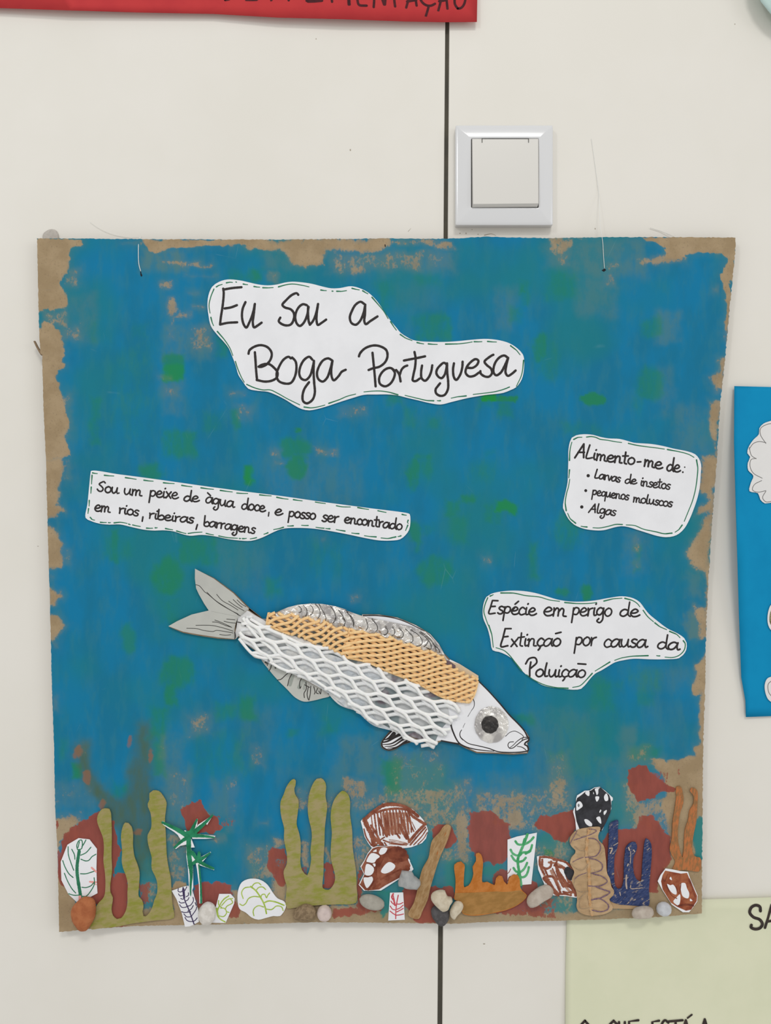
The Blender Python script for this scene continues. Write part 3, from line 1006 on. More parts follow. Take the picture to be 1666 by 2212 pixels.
for a in ((b8, 120, 640, 560, 760, .45), (b8, 500, 600, 960, 880, .5), (b8, 560, 380, 900, 660, .38), (b8, 300, 900, 460, 1320, .48), (b8, 780, 960, 1060, 1080, .5), (b8, 920, 560, 1060, 1040, .48), (b8, 1060, 640, 1560, 800, .5), (b8, 1290, 780, 1480, 900, .5),
          (b8, 1350, 940, 1666, 1120, .46), (b9, 0, 620, 480, 800, .48), (b9, 330, 400, 460, 640, .42), (b9, 760, 560, 900, 880, .48), (b9, 790, 360, 960, 480, .42), (b9, 860, 680, 1070, 900, .5), (b9, 240, 1160, 520, 1400, .46), (b7, 740, 520, 900, 760, .40), (b7, 740, 880, 880, 1200, .46),
          (b7, 1100, 540, 1180, 900, .36), (b7, 1220, 960, 1480, 1180, .48), (b7, 1340, 1180, 1500, 1330, .6), (b7, 60, 560, 330, 760, .30), (b7, 860, 160, 1030, 310, .45), (b7, 90, 760, 240, 960, .5), (b7, 1500, 600, 1666, 760, .44), (b7, 180, 340, 300, 440, .3)):
    rect('bare', a[0], *a[1:5], a[5], 9)
for a in ((b8, 60, 560, 1000, 1400, .62), (b8, 930, 620, 1666, 1400, .6), (b9, 0, 540, 560, 1400, .6), (b9, 600, 420, 1200, 1200, .5), (b7, 60, 740, 500, 1300, .3), (b7, 740, 480, 900, 1300, .6), (b7, 1180, 940, 1600, 1400, .55), (b8, 480, 240, 960, 700, .4), (b9, 200, 150, 620, 700, .35)):
    rect('wash', a[0], *a[1:5], a[5], 18)
FA = np.stack([fields['bare'], fields['red'], fields['green'], fields['wash']], -1).reshape(-1, 4)
FB = np.stack([fields['weed'], fields['rust'], fields['teal'], fields['lime']], -1).reshape(-1, 4)


def board_material():
    m = NT('painted_cardboard')
    A = m.n('ShaderNodeAttribute', attribute_name='paint_a')
    B = m.n('ShaderNodeAttribute', attribute_name='paint_b')
    sa = m.n('ShaderNodeSeparateColor')
    sb = m.n('ShaderNodeSeparateColor')
    m.link(A.outputs['Color'], sa.inputs[0])
    m.link(B.outputs['Color'], sb.inputs[0])
    bare, red, green, wash = sa.outputs[0], sa.outputs[1], sa.outputs[2], A.outputs['Alpha']
    weed, rust, teal, lime = sb.outputs[0], sb.outputs[1], sb.outputs[2], B.outputs['Alpha']
    fine = m.math('SUBTRACT', m.noise(520, 5, 0.62, m.mapping((1, 1, 0.75), (0, 0.5, 0)), 0.3), 0.5)
    fine2 = m.math('SUBTRACT', m.noise(150, 7, 0.68, m.mapping((1, 1, 0.8), (0, 0.35, 0), (5, 2, 1))), 0.5)
    brush = m.noise(14, 4, 0.55, m.mapping((2.2, 1, 1), (0, 0, 0), (2, 7, 4)))
    brush2 = m.noise(45, 5, 0.6, m.mapping((2.5, 1, 0.8), (0, 0.08, 0), (9, 1, 3)))
    grain = m.noise(1700, 2, 0.5)
    # blue with darker and greener drifts
    c = m.mix(m.step(brush, .38, .62), col(22, 118, 160), col(26, 112, 146))
    c = m.mix(m.math('MULTIPLY', m.step(brush2, .45, .70), 0.45), c, col(50, 120, 140))
    c = m.mix(m.math('MULTIPLY', m.step(m.noise(9, 3, 0.5, m.mapping((1, 1, 1), (0, 0, 0), (1, 1, 6))), .46, .66), 0.7), c, col(32, 120, 126))
    w = m.math('MULTIPLY', wash, m.step(m.math('ADD', brush2, m.math('MULTIPLY', fine2, 0.7)), .30, .60, .35, .85))
    c = m.mix(w, c, col(84, 122, 124))
    c = m.mix(m.math('MULTIPLY', teal, .8), c, col(52, 126, 122))
    g = m.math('MULTIPLY', green, m.step(m.math('ADD', m.math('ADD', brush2, m.math('MULTIPLY', fine2, .4)), m.math('MULTIPLY', green, .35)), .42, .80, .25, .95))
    c = m.mix(g, c, col(36, 126, 84))
    c = m.mix(lime, c, col(34, 140, 52))
    c = m.mix(m.math('MULTIPLY', weed, m.step(brush2, .3, .7, .65, 1.0)), c, col(76, 98, 76))
    rs = m.step(m.math('ADD', rust, m.math('MULTIPLY', fine2, 1.2)), .30, .80)
    c = m.mix(m.math('MULTIPLY', rs, .65), c, col(142, 96, 66))
    # bare kraft
    kr = m.mix(m.step(m.noise(60, 5, .6), .35, .65), col(167, 145, 114), col(154, 132, 101))
    kr = m.mix(m.math('MULTIPLY', m.step(m.noise(700, 3), .58, .72), .35), kr, col(112, 96, 78))
    bm = m.step(m.math('ADD', bare, m.math('MULTIPLY', m.math('ADD', m.math('MULTIPLY', fine, .6), m.math('MULTIPLY', fine2, 1.0)), 1.15)), .43, .64)
    soft_bm = m.math('MULTIPLY', m.step(bare, .15, .62), .30)
    c = m.mix(soft_bm, c, col(118, 126, 112))
    c = m.mix(m.math('MULTIPLY', bm, m.step(bare, .35, .9, .55, .95)), c, kr)
    # brick red
    rc = m.mix(m.step(brush2, .35, .65), col(148, 78, 66), col(136, 72, 62))
    rm = m.step(m.math('ADD', red, m.math('MULTIPLY', m.math('ADD', fine, fine2), .75)), .46, .58)
    c = m.mix(m.math('MULTIPLY', rm, m.step(red, .3, 1.0, .75, .97)), c, rc)
    # hairline scratches
    v = m.n('ShaderNodeTexVoronoi', feature='DISTANCE_TO_EDGE')
    m.link(m.mapping((1, 1, .5), (0, .6, 0)), v.inputs['Vector'])
    v.inputs['Scale'].default_value = 22
    sc = m.math('MULTIPLY', m.step(v.outputs['Distance'], 0.0, 0.006, 1, 0), m.step(m.noise(30, 3), .60, .72, 0, .2))
    c = m.mix(sc, c, col(130, 170, 180))
    h = m.math('ADD', m.math('MULTIPLY', grain, .25), m.math('ADD', m.math('MULTIPLY', bm, -.5), m.math('MULTIPLY', fine2, .8)))
    m.bump(h, 0.25, 0.0005)
    return m.done(c, m.step(bm, 0, 1, .7, .9), 0, .08)


def warp_board(x, y):
    """the hung board is slightly bowed"""
    return 0.0012 * math.sin((x - 80) / 1500 * math.pi) * math.sin((y - 515) / 1500 * math.pi * 0.5)


vs = []
kk = (D - BF) / D * S
bx = (PX - CXP) * kk
bz = (CYP - PY) * kk
board_root = thing('painted_board', 'large square cardboard board painted blue with brick red dabs, hung on the wall', 'board', 833, 1255, BF - 0.004)
br = np.array(board_root.location)
front = np.stack([bx, np.full_like(bx, -BF), bz], -1).reshape(-1, 3)
back = front + np.array([0, 0.0042, 0])
allv = np.concatenate([front, back]) - br
idx = np.arange(NU * NV).reshape(NV, NU)
q = np.stack([idx[:-1, :-1], idx[1:, :-1], idx[1:, 1:], idx[:-1, 1:]], -1).reshape(-1, 4)
nn = NU * NV
ring = np.concatenate([idx[0, :-1], idx[:-1, -1], idx[-1, :0:-1], idx[:0:-1, 0]])
rim = np.stack([ring, np.roll(ring, -1), np.roll(ring, -1) + nn, ring + nn], -1)
cor = np.array([[idx[0, 0] + nn, idx[0, -1] + nn, idx[-1, -1] + nn, idx[-1, 0] + nn]])
faces = q.tolist() + rim.tolist()
me = bpy.data.meshes.new('painted_sheet')
me.from_pydata(allv.tolist(), [], faces)
me.materials.append(board_material())
me.materials.append(M['card_edge'])
mi = np.zeros(len(faces), dtype=np.int32)
mi[len(q):] = 1
me.polygons.foreach_set('material_index', mi)
for nm, F in (('paint_a', FA), ('paint_b', FB)):
    at = me.color_attributes.new(nm, 'FLOAT_COLOR', 'POINT')
    at.data.foreach_set('color', np.concatenate([F, F]).astype(np.float32).ravel())
me.update()
ob = bpy.data.objects.new('painted_sheet', me)
COL.objects.link(ob)
ob.parent = board_root
# plain kraft liner closing the back
m = MB()
m.sheet([(90, 522), (1578, 522), (1560, 800), (1538, 1080), (1520, 1400), (1510, 1700), (1508, 1960), (135, 1998), (115, 1500)], BF - 0.0044, BF - 0.0041)
m.build('back_liner', M['card_edge'], board_root)
m = MB()
m.sheet([(72, 737), (75, 736), (80, 746), (86, 757), (96, 762), (98, 768), (88, 767), (84, 761), (78, 750)], BF - 0.003, BF - 0.001, )
m.sheet([(84, 757), (100, 755), (102, 766), (87, 766)], BF - 0.0035, BF - 0.0002)
m.build('torn_flap', M['card_edge'], board_root)
for hp in ([(303, 586), (304.5, 586), (306, 592), (307.5, 594), (306, 598), (303.5, 595)], [(1300, 584), (1306, 580), (1310, 583), (1305, 587)], [(831, 528), (833, 528), (833.5, 533), (831.5, 533)]):
    m = MB()
    m.fill(hp, BF + .0002)
    m.build('punched_hole', M['hole'], board_root)

# nylon threads, tape
def thread(label, pts, r, name='nylon_thread'):
    mm = MB()
    xy = catmull([(a, b) for a, b, c in pts], 4)
    n = len(xy)
    ds = np.interp(np.linspace(0, 1, n), np.linspace(0, 1, len(pts)), [c for a, b, c in pts])
    mm.tube([(x, y, float(dd)) for (x, y), dd in zip(xy, ds)], r, 6)
    return tag(mm.build(name, M['thread'], None, True), label, 'thread')


thread('clear nylon thread looped over the top left edge of the blue board', [(306, 512, .003), (303, 513, .0085), (300, 522, BF + .0006), (299, 545, BF + .0006), (300, 570, BF + .0006), (304, 586, BF + .0004)], 0.8)
thread('clear nylon thread running down the wall to the upper right hole of the board', [(1278, 300, .00025), (1289, 380, .00025), (1294, 420, .00025), (1297, 490, .0008), (1300, 507, .006), (1302, 520, BF + .0006), (1304, 550, BF + .0006), (1306, 580, BF + .0005)], 0.6)
thread('thin curved hair-like thread on the wall above the board top left', [(195, 480, .0006), (215, 494, .0006), (245, 507, .0006), (280, 513, .0006), (300, 513, .002)], 0.28)
thread('short pale thread end sticking out above the board top right corner', [(1405, 492, .001), (1430, 500, .001), (1452, 509, .002), (1470, 518, .004)], 0.6)
m = MB()
m.sheet(catmull([(94, 522), (93, 506), (100, 499), (110, 495), (120, 497), (125, 505), (124, 522)], 3, True), .0002, .0016, lambda x, y: 0.0006 * math.sin(x * .5) * math.cos(y * .4), 5, .3)
t_m = NT('cloudy_sticky_tape')
t_m.b.inputs['Alpha'].default_value = .75
t_m.bump(t_m.noise(400, 4), .5, .0006)
tag(m.build('sticky_tape', t_m.done(col(200, 194, 186), .3), None, True), 'crumpled clear tape on the wall at the board top left corner', 'tape')

# ------------------------------------------------------------------ wall socket with a closed lid
sock = thing('wall_socket', 'white square wall socket with its flip lid closed, beside the dark wall joint', 'wall socket', 1089, 380, 0)
# the frame: a softly domed ring
X0, Y0, X1, Y1 = 984, 271, 1194.5, 487
hx0, hy0, hx1, hy1 = 1018.3, 299.2, 1164.0, 448.6
N = 12
loops = []
prof = [(0, 0.0), (0, 0.0068), (0.012, 0.0074), (0.04, 0.0077), (0.2, 0.0083), (0.4, 0.0089), (0.6, 0.0094), (0.8, 0.0098), (0.93, 0.0100), (0.985, 0.0099), (1.0, 0.0094), (1.0, 0.006)]
mm = MB()


def rr_loop(t, d):
    a0, b0, a1, b1 = X0 + (hx0 - X0) * t, Y0 + (hy0 - Y0) * t, X1 + (hx1 - X1) * t, Y1 + (hy1 - Y1) * t
    c = 3.0 if t < .5 else 2.0
    out = []
    for (cx, cy, s0) in ((a1 - c, b0 + c, 0), (a0 + c, b0 + c, 1), (a0 + c, b1 - c, 2), (a1 - c, b1 - c, 3)):
        for i in range(4):
            a = (s0 + i / 3) * math.pi / 2
            out.append(P(cx + c * math.cos(a), cy - c * math.sin(a), d, max(d, .0058) if t < 1 else .0096))
    return out


for i, (t, d) in enumerate(prof):
    loops.append(rr_loop(t, d))
nl = len(loops[0])
vv = [p for l in loops for p in l]
ff = []
for j in range(len(loops) - 1):
    for i in range(nl):
        i2 = (i + 1) % nl
        ff.append((j * nl + i, j * nl + i2, (j + 1) * nl + i2, (j + 1) * nl + i))
mm.add(vv, [tuple(reversed(f)) for f in ff])
fr = mm.build('frame', M['plastic'], sock, True)
mm = MB()
mm.box(1018, 299, 1164, 448, 0.0005, 0.0075)
mm.build('recess', M['dark_gap'], sock)
mm = MB()
# lid: flat front, chamfered lower lip, proud at the bottom
dT, dB = 0.0112, 0.0136
ref = .012
rt, rb = .0112, .0130
a = [P(1020.3, 299.6, dT, rt), P(1163.6, 299.6, dT, rt), P(1163.8, 439.5, dB, dB), P(1022, 441, dB, dB),
     P(1020.3, 299.6, .0076, rt), P(1163.6, 299.6, .0076, rt), P(1161.8, 446.2, .0100, .0102), P(1020.3, 447.3, .0100, .0102),
     P(1161.8, 446.2, .0076, .0102), P(1020.3, 447.3, .0076, .0102)]
mm.add(a, [(3, 2, 1, 0), (0, 1, 5, 4), (3, 0, 4, 9, 7), (1, 2, 6, 8, 5), (2, 3, 7, 6), (6, 7, 9, 8), (4, 5, 8, 9)])
lid = mm.build('lid', M['plastic_lid'], sock)
bv = lid.modifiers.new('bevel', 'BEVEL')
bv.width = .0004
bv.segments = 3
bv.limit_method = 'ANGLE'
bv.angle_limit = .35
mm = MB()
mm.box(1041.5, 299.2, 1142, 300.0, .010, dT + .0002)
mm.box(1041, 299, 1042.2, 308, .0105, dT + .0004)
mm.box(1141.6, 299, 1142.8, 308, .0105, dT + .0004)
mm.build('hinge_gap', M['dark_gap'], sock)

# ------------------------------------------------------------------ neighbouring posters
# red banner at the top
ban = thing('red_banner', 'red paper banner with black hand lettering above the wall joint, cut by the top edge', 'banner', 400, -80, 0.003)


def curl_red(x, y):
    return 0.0035 * max(0, (y + 160) / 200) ** 2 + 0.001 * math.sin(x / 90)


mm = MB()
mm.sheet([(-420, -170), (1034, -160), (1030.5, 47), (960, 47.5), (880, 46), (740, 41), (600, 37.5), (460, 29.5), (300, 26.5), (150, 22), (0, 17), (-420, 6)], 0.0022, 0.0026, curl_red, 40)
mm.build('banner_sheet', M['red_paper'], ban, True)
mm = MB()
dl = lambda x, y: 0.0026 + curl_red(x, y) + .00008
lw = 5.3
LT = [
    cV([(75, 55), (70, -30), (66, -300)]), cV([(66, -300), (-60, -120), (-100, -260)]), cV([(290, 68), (200, 58), (180, 0), (165, -300)]), cV([(165, -290), (280, -300)]), cV([(168, -130), (260, -140)]),
    cV([(375, 85), (380, 0), (370, -310)]), cV([(370, -310), (500, 55)]), cV([(510, 55), (515, -20), (520, -300)]), cV([(632, 78), (622, 0), (615, -290)]), cV([(540, -290), (700, -300)]),
    cV([(765, 92), (790, 0), (860, -280)]), cV([(860, -280), (880, 0), (890, 68)]), cV([(775, 18), (885, 0)]),
    cV([(1110, 45), (1060, 68), (1000, 60), (940, 0), (935, -160), (1000, -260), (1080, -230)]), cV([(1035, 75), (1020, 130), (1000, 195)]),
    cV([(1150, 128), (1175, 30), (1230, -250)]), cV([(1230, -250), (1250, 0), (1260, 105)]), cV([(1160, 15), (1250, 0)]), cV([(1180, -310), (1220, -340), (1260, -310), (1300, -340)]),
    cV([(1385, 105), (1350, 50), (1350, -60), (1375, -200), (1420, -230), (1465, -150), (1470, 20), (1430, 90), (1385, 105)]),
    cW([(1140, 18), (1220, 16), (1310, 8)]), cW([(1130, 8), (1200, 2), (1300, -6)]), cW([(1125, 10), (1120, -150), (1120, -290)]), cW([(1430, 22), (1420, -60), (1400, -300)]), cW([(1640, 55), (1630, -80), (1600, -300)]),
    cW([(1400, -300), (1500, -80), (1600, -300)]), cW([(910, 4), (870, -150), (800, -300)]), cW([(700, 4), (760, -150), (800, -300)]), cW([(730, -90), (880, -95)]),
    cW([(400, -2), (460, -1), (530, -3)]), cW([(400, 0), (395, -150), (395, -290)]), cW([(400, -290), (520, -300)]), cW([(400, -140), (500, -150)]),
    cW([(150, 1), (110, -60), (120, -220), (190, -260), (240, -150), (210, -20), (150, 1)])]
for p in LT:
    mm.ribbon(p, lw, dl)
mm.build('lettering', plain('maroon_black_ink', (76, 26, 32), (60, 22, 28), 200), ban, kind='stuff')

# blue poster on the right
pb = thing('blue_poster', 'bright blue paper poster with white cloud cut-outs, cut by the right edge', 'poster', 1800, 1190, .004)


def curl_blue(x, y):
    e = max(0.0, 1 - (x - 1585) / 130)
    t = max(0.0, min(1.0, (y - 833) / 620))
    return (0.0012 + 0.0125 * math.sin(t * math.pi) ** 1.2) * e * e + .001


edge_b = [(1587, 834), (1586.4, 955), (1589, 1057), (1594, 1226), (1597, 1328), (1602, 1463), (1611, 1514), (1612, 1549)]


def bl(p):
    """pixel on the lifted edge, corrected so that the true sheet stands where it is seen"""
    return p


mm = MB()
mm.sheet([(2120, 1540), (1666, 1547)] + edge_b[::-1] + [(1666, 836), (2120, 842)], .0008, .0012, curl_blue, 22)
mm.build('poster_sheet', M['blue_paper'], pb, True)
zb = .0016


def on_blue(mb, outline, lift, th=.0003):
    mb.sheet(outline, zb + lift, zb + lift + th, lambda x, y: curl_blue(x, y), 14)


mm = MB()
left = [(1666, 909), (1650, 915), (1641, 925), (1640, 938), (1628, 950), (1617.6, 966), (1615, 979), (1621, 987), (1616, 1000), (1617, 1016), (1628, 1028), (1622.6, 1043), (1619.6, 1061), (1638, 1065.5), (1643, 1079), (1653, 1087.5), (1666, 1086)]
cloud = left + [(1690, 1096), (1720, 1088), (1750, 1100), (1790, 1088), (1820, 1070), (1850, 1040), (1860, 1000), (1840, 960), (1810, 930), (1770, 905), (1730, 895), (1695, 900)]
on_blue(mm, catmull(cloud, 5, True), .0004)
mm.build('cloud_cutout', M['paper'], pb)
mm = MB()
on_blue(mm, catmull([(1668, 1305), (1661, 1318), (1658.5, 1340), (1662, 1355), (1672, 1366), (1700, 1370), (1725, 1350), (1722, 1318), (1700, 1300)], 4, True), .0004)
mm.build('round_cutout', M['paper'], pb)
mm = MB()
on_blue(mm, catmull([(1672, 1312), (1665, 1322), (1663, 1342), (1668, 1352), (1690, 1358), (1712, 1345), (1708, 1320), (1692, 1308)], 4, True), .0008, .0001)
mm.build('mossy_print', M['moss'], pb)
mm = MB()
on_blue(mm, catmull([(1670, 1461), (1658, 1466), (1652.5, 1480), (1655, 1500), (1662, 1513), (1680, 1520), (1710, 1500), (1715, 1470), (1690, 1458)], 4, True), .0004)
mm.build('small_cutout', M['paper'], pb)
mm = MB()
for p in ([(1684, 915), (1660, 916), (1644, 925), (1643, 938), (1655, 958)], [(1655, 956), (1640, 954), (1628, 958), (1619, 970)], [(1619, 966), (1624, 984), (1634, 991)], [(1634, 990), (1623, 993), (1621, 1008), (1628, 1022), (1647, 1033)],
          [(1646, 1038), (1630, 1047), (1626, 1058), (1636, 1063), (1655, 1060)], [(1655, 1061), (1648, 1075), (1655, 1084), (1668, 1083)], [(1668, 1470), (1660, 1478), (1661, 1495), (1668, 1505)]):
    c = centre(p)
    mm.ribbon(p, 1.2, lambda x, y: zb + .0007 + curl_blue(x, y) + .00012)
mm.build('pencil_outline', M['pencil'], pb, kind='stuff')

# green poster bottom right
pg = thing('green_poster', 'pale green paper poster with black capitals, low on the right behind the board', 'poster', 1600, 2250, .001)


def curl_green(x, y):
    e = max(0.0, 1 - (x - 1222) / 60)
    return 0.0022 * e * e * (0.6 + .4 * math.sin(y / 70)) + .0025 * max(0, 1 - (y - 1943) / 40) * (1 - max(0, min(1, (1560 - x) / 300)))


mm = MB()
mm.sheet([(1226, 1953), (1400, 1946), (1519, 1943), (1600, 1941), (1666, 1938.5), (2200, 1920), (2210, 2800), (1225, 2820), (1221, 2400), (1222, 2212), (1222, 2096), (1225, 1987)], .0004, .0008, curl_green, 30)
mm.build('poster_sheet', M['green_paper'], pg, True)
mm = MB()
zg = lambda x, y: .0008 + curl_green(x, y) + .0005
for p in (cN([(1585, 243), (1580, 210), (1550, 198), (1515, 215), (1502, 255), (1530, 290), (1580, 310), (1600, 345), (1580, 375), (1540, 382), (1512, 368), (1515, 352)]),):
    mm.ribbon(p, 6.4, zg)
for p in (cN([(1620, 372), (1645, 290), (1672, 195)]), cN([(1672, 195), (1700, 290), (1715, 375)]), cN([(1635, 325), (1708, 312)])):
    mm.ribbon(p, 5.6, zg)


def capitals(mb, word, x, y0, w, h, d, lw, gap):
    st = {'O': [[(.5, 0), (.1, .25), (.05, .7), (.45, 1), (.9, .8), (.95, .3), (.5, 0)]], 'Q': [[(.5, 0), (.1, .25), (.05, .7), (.45, 1), (.9, .8), (.95, .3), (.5, 0)], [(.6, .7), (1.05, 1.1)]],
          'U': [[(.05, 0), (.08, .7), (.45, 1), (.9, .7), (.95, 0)]], 'E': [[(.9, 0), (.1, .05), (.08, .98), (.9, .95)], [(.1, .5), (.75, .48)]], 'S': [[(.9, .1), (.5, 0), (.1, .2), (.5, .5), (.9, .75), (.5, 1), (.05, .9)]],
          'T': [[(0, .05), (1, 0)], [(.5, .03), (.5, 1)]], 'A': [[(0, 1), (.5, 0)], [(.5, 0), (1, 1)], [(.2, .65), (.85, .62)]], 'Á': [[(0, 1), (.5, 0)], [(.5, 0), (1, 1)], [(.2, .65), (.85, .62)]]}
    for ch, xx, ww, yo in word:
        for s_ in st[ch]:
            mb.ribbon([(xx + a * ww, y0 + yo + b * h) for a, b in s_], lw, d, smooth=ch in 'OQUS')


capitals(mm, [('O', 1251, 26, 5), ('Q', 1312, 28, 5), ('U', 1337, 14, 8), ('E', 1357, 25, 4), ('E', 1408, 18, 5), ('S', 1428, 18, 4), ('T', 1445, 30, 4), ('A', 1468, 28, 4), ('A', 1508, 30, 2)], 0, 2200, 0, 52, zg, 5.2, 0)
mm.ribbon([(1486, 2199), (1495, 2192)], 4, zg)
mm.build('lettering', plain('brown_black_ink', (46, 38, 36), (62, 52, 48), 150), pg, kind='stuff')

# pale round paper top right
pc = thing('round_paper', 'pale cyan round paper shape cut by the top right corner', 'paper shape', 1760, -60, .02)


def curl_c(x, y):
    return .013 * min(1, math.hypot(x - 1760, y + 60) / 145) ** 2


mm = MB()
mm.sheet([(1762 + 136 * math.cos(a / 24 * 6.2832), -62 + 130 * math.sin(a / 24 * 6.2832)) for a in range(24)], .0018, .0022, curl_c, 20)
mm.build('round_sheet', M['cyan_paper'], pc, True)
mm = MB()
mm.ribbon([(1762 + 97 * math.cos(t), -62 + 92 * math.sin(t)) for t in [a / 16 * 6.2832 for a in range(17)]], 3, lambda x, y: .0022 + curl_c(x, y) + .0001)
mm.build('ink_ring', M['ink'], pc)

# ------------------------------------------------------------------ handwriting
G = {
    'a': (1.0, [[(.85, .85), (.55, 1), (.2, .75), (.05, .35), (.2, .03), (.5, .1), (.75, .5), (.88, .95)], [(.88, .95), (.82, .4), (.92, .03), (1.1, .15)]]),
    'b': (.8, [[(.1, 1.8), (.08, .9), (.1, .1), (.4, 0), (.72, .2), (.75, .6), (.5, .85), (.15, .55)]]),
    'c': (.72, [[(.7, .8), (.45, 1), (.15, .7), (.08, .3), (.3, 0), (.72, .15)]]),
    'ç': (.72, [[(.7, .8), (.45, 1), (.15, .7), (.08, .3), (.3, 0), (.72, .15)], [(.42, 0), (.35, -.3), (.22, -.5)]]),
    'd': (1.0, [[(.75, .8), (.45, .92), (.12, .6), (.08, .2), (.35, 0), (.7, .3), (.8, .8)], [(.85, 1.9), (.8, .9), (.82, .2), (1.0, .02)]]),
    'e': (.88, [[(.12, .45), (.5, .5), (.75, .75), (.5, 1), (.2, .75), (.08, .35), (.3, .02), (.65, .05), (.92, .25)]]),
    'é': (.88, [[(.12, .45), (.5, .5), (.75, .75), (.5, 1), (.2, .75), (.08, .35), (.3, .02), (.65, .05), (.92, .25)], [(.4, 1.35), (.75, 1.75)], [(.2, .6), (.4, .9)]]),
    'à': (1.0, [[(.85, .85), (.55, 1), (.2, .75), (.05, .35), (.2, .03), (.5, .1), (.75, .5), (.88, .95)], [(.88, .95), (.82, .4), (.92, .03), (1.1, .15)], [(.2, 1.6), (.6, 1.25)]]),
    'g': (.95, [[(.75, .85), (.45, 1), (.12, .7), (.1, .25), (.4, .1), (.7, .45), (.8, .95)], [(.8, .95), (.78, .2), (.75, -.5), (.45, -.85), (.15, -.65), (.35, -.35)]]),
    'i': (.42, [[(.2, .95), (.15, .4), (.22, .03), (.42, .1)], [(.3, 1.42), (.34, 1.48)]]),
    'l': (.48, [[(.25, 1.8), (.15, .9), (.18, .05), (.42, .1)]]),
    'm': (1.25, [[(.1, .95), (.12, .5), (.08, 0)], [(.1, .5), (.35, .95), (.5, .85), (.5, .05)], [(.5, .5), (.8, .95), (.95, .8), (.95, .1), (1.2, .05)]]),
    'n': (1.0, [[(.0, .8), (.14, .97), (.15, .4), (.12, 0)], [(.15, .55), (.4, .97), (.62, .9), (.66, .4), (.66, .08), (.92, .06)]]),
    'o': (.88, [[(.45, 1), (.15, .75), (.08, .3), (.35, 0), (.7, .2), (.8, .65), (.62, .95), (.42, 1)]]),
    'p': (.88, [[(.15, .95), (.12, .2), (.05, -.85)], [(.12, .55), (.35, .98), (.7, .9), (.75, .5), (.5, .15), (.15, .2)]]),
    'q': (.88, [[(.75, .85), (.4, 1), (.1, .6), (.2, .1), (.55, .2), (.78, .8)], [(.78, .9), (.78, 0), (.75, -.8)]]),
    'r': (.65, [[(.1, .95), (.15, .5), (.12, .02)], [(.13, .5), (.3, .85), (.6, .98)]]),
    's': (.68, [[(.65, .9), (.4, 1), (.15, .75), (.3, .55), (.6, .35), (.5, .05), (.2, 0), (.05, .12)]]),
    't': (.62, [[(.3, 1.7), (.28, .8), (.28, .1), (.5, .02)], [(.0, 1.1), (.62, 1.2)]]),
    'u': (.98, [[(.12, .95), (.1, .4), (.3, .02), (.6, .3), (.75, .95)], [(.75, .95), (.72, .3), (.8, .03), (1.0, .15)]]),
    'v': (.72, [[(.1, .95), (.3, .05), (.65, .95)]]),
    'x': (.8, [[(.1, .95), (.7, .02)], [(.7, .98), (.1, .02)]]),
    'S': (1.0, [[(.95, 1.5), (.8, 1.7), (.45, 1.5), (.2, 1.2), (.5, .9), (.75, .5), (.55, .08), (.2, .1), (.02, .35)]]),
    'A': (1.25, [[(.0, -.05), (.4, .8), (.85, 1.75)], [(.85, 1.75), (.9, 1.0), (.98, .1)], [(.3, .65), (1.0, .75)]]),
    'L': (.85, [[(.35, 1.75), (.2, 1.0), (.1, .1), (.4, .12), (.75, .25)]]),
    'E': (1.0, [[(.3, 1.75), (.15, .9), (.02, .02), (.7, .1)], [(.3, 1.75), (.9, 1.75)], [(.18, .95), (.65, 1.0)]]),
    'P': (1.1, [[(.5, 1.5), (.45, .8), (.5, 0)], [(0, 1.3), (.3, 1.85), (.9, 1.95), (1.1, 1.5), (.55, .85)]]),
    '-': (.6, [[(.05, .5), (.55, .5)]]),
    ':': (.3, [[(.15, .75), (.15, .8)], [(.15, .05), (.15, .1)]]),
}
wr = random.Random(11)


def write(mb, crop, word, x0, x1, y0, y1, xh, lw, d, cap=1.0, slant=0.0, tight=0.94):
    tot = sum(G[c][0] for c in word) * tight
    sx = (x1 - x0) / tot
    cx = 0.0
    for ch in word:
        w_, strokes = G[ch]
        up = ch.isupper()
        dy = wr.uniform(-.03, .03) * xh
        for st in strokes:
            pts = []
            for a, b in st:
                bb = b * (cap if up else 1.0)
                t = (cx + a) / tot
                pts.append((x0 + (cx + a) * sx + slant * bb * xh, y0 + (y1 - y0) * t - bb * xh + dy))
            mb.ribbon(crop(pts), lw * wr.uniform(.93, 1.06), d)
        cx += w_ * tight


def note(name, label, outline, letters_fn, dashes, lw=3.9, lift=.0012):
    """a white paper note with a dashed green border and black writing"""
    px, py = centre(outline)
    root = thing(name, label, 'paper note', px, py, BF)
    sm = catmull(outline, 6, True)
    mm = MB()
    d1 = BF + lift
    mm.sheet(sm, BF + .0002, d1)
    mm.build('paper', M['paper_hi'], root)
    mm = MB()
    letters_fn(mm, d1 + .00006)
    mm.build('handwriting', M['ink'], root, kind='stuff')
    mm = MB()
    for k in dashes:
        if len(k) == 2:
            (xa, ya), (xb, yb) = k
            k = [k[0], ((xa + xb) / 2, (ya + yb) / 2 + .3), k[1]]
        mm.ribbon(k, 2.5, d1 + .00006, 1.8)
        c_ = len(k) // 2
        if len(k) > 2 and wr.random() < .8:
            mm.ribbon([k[0], k[1]], 3.1, d1 + .00007, 2.3)
    mm.build('dashed_border', M['green_ink'], root, kind='stuff')
    return root


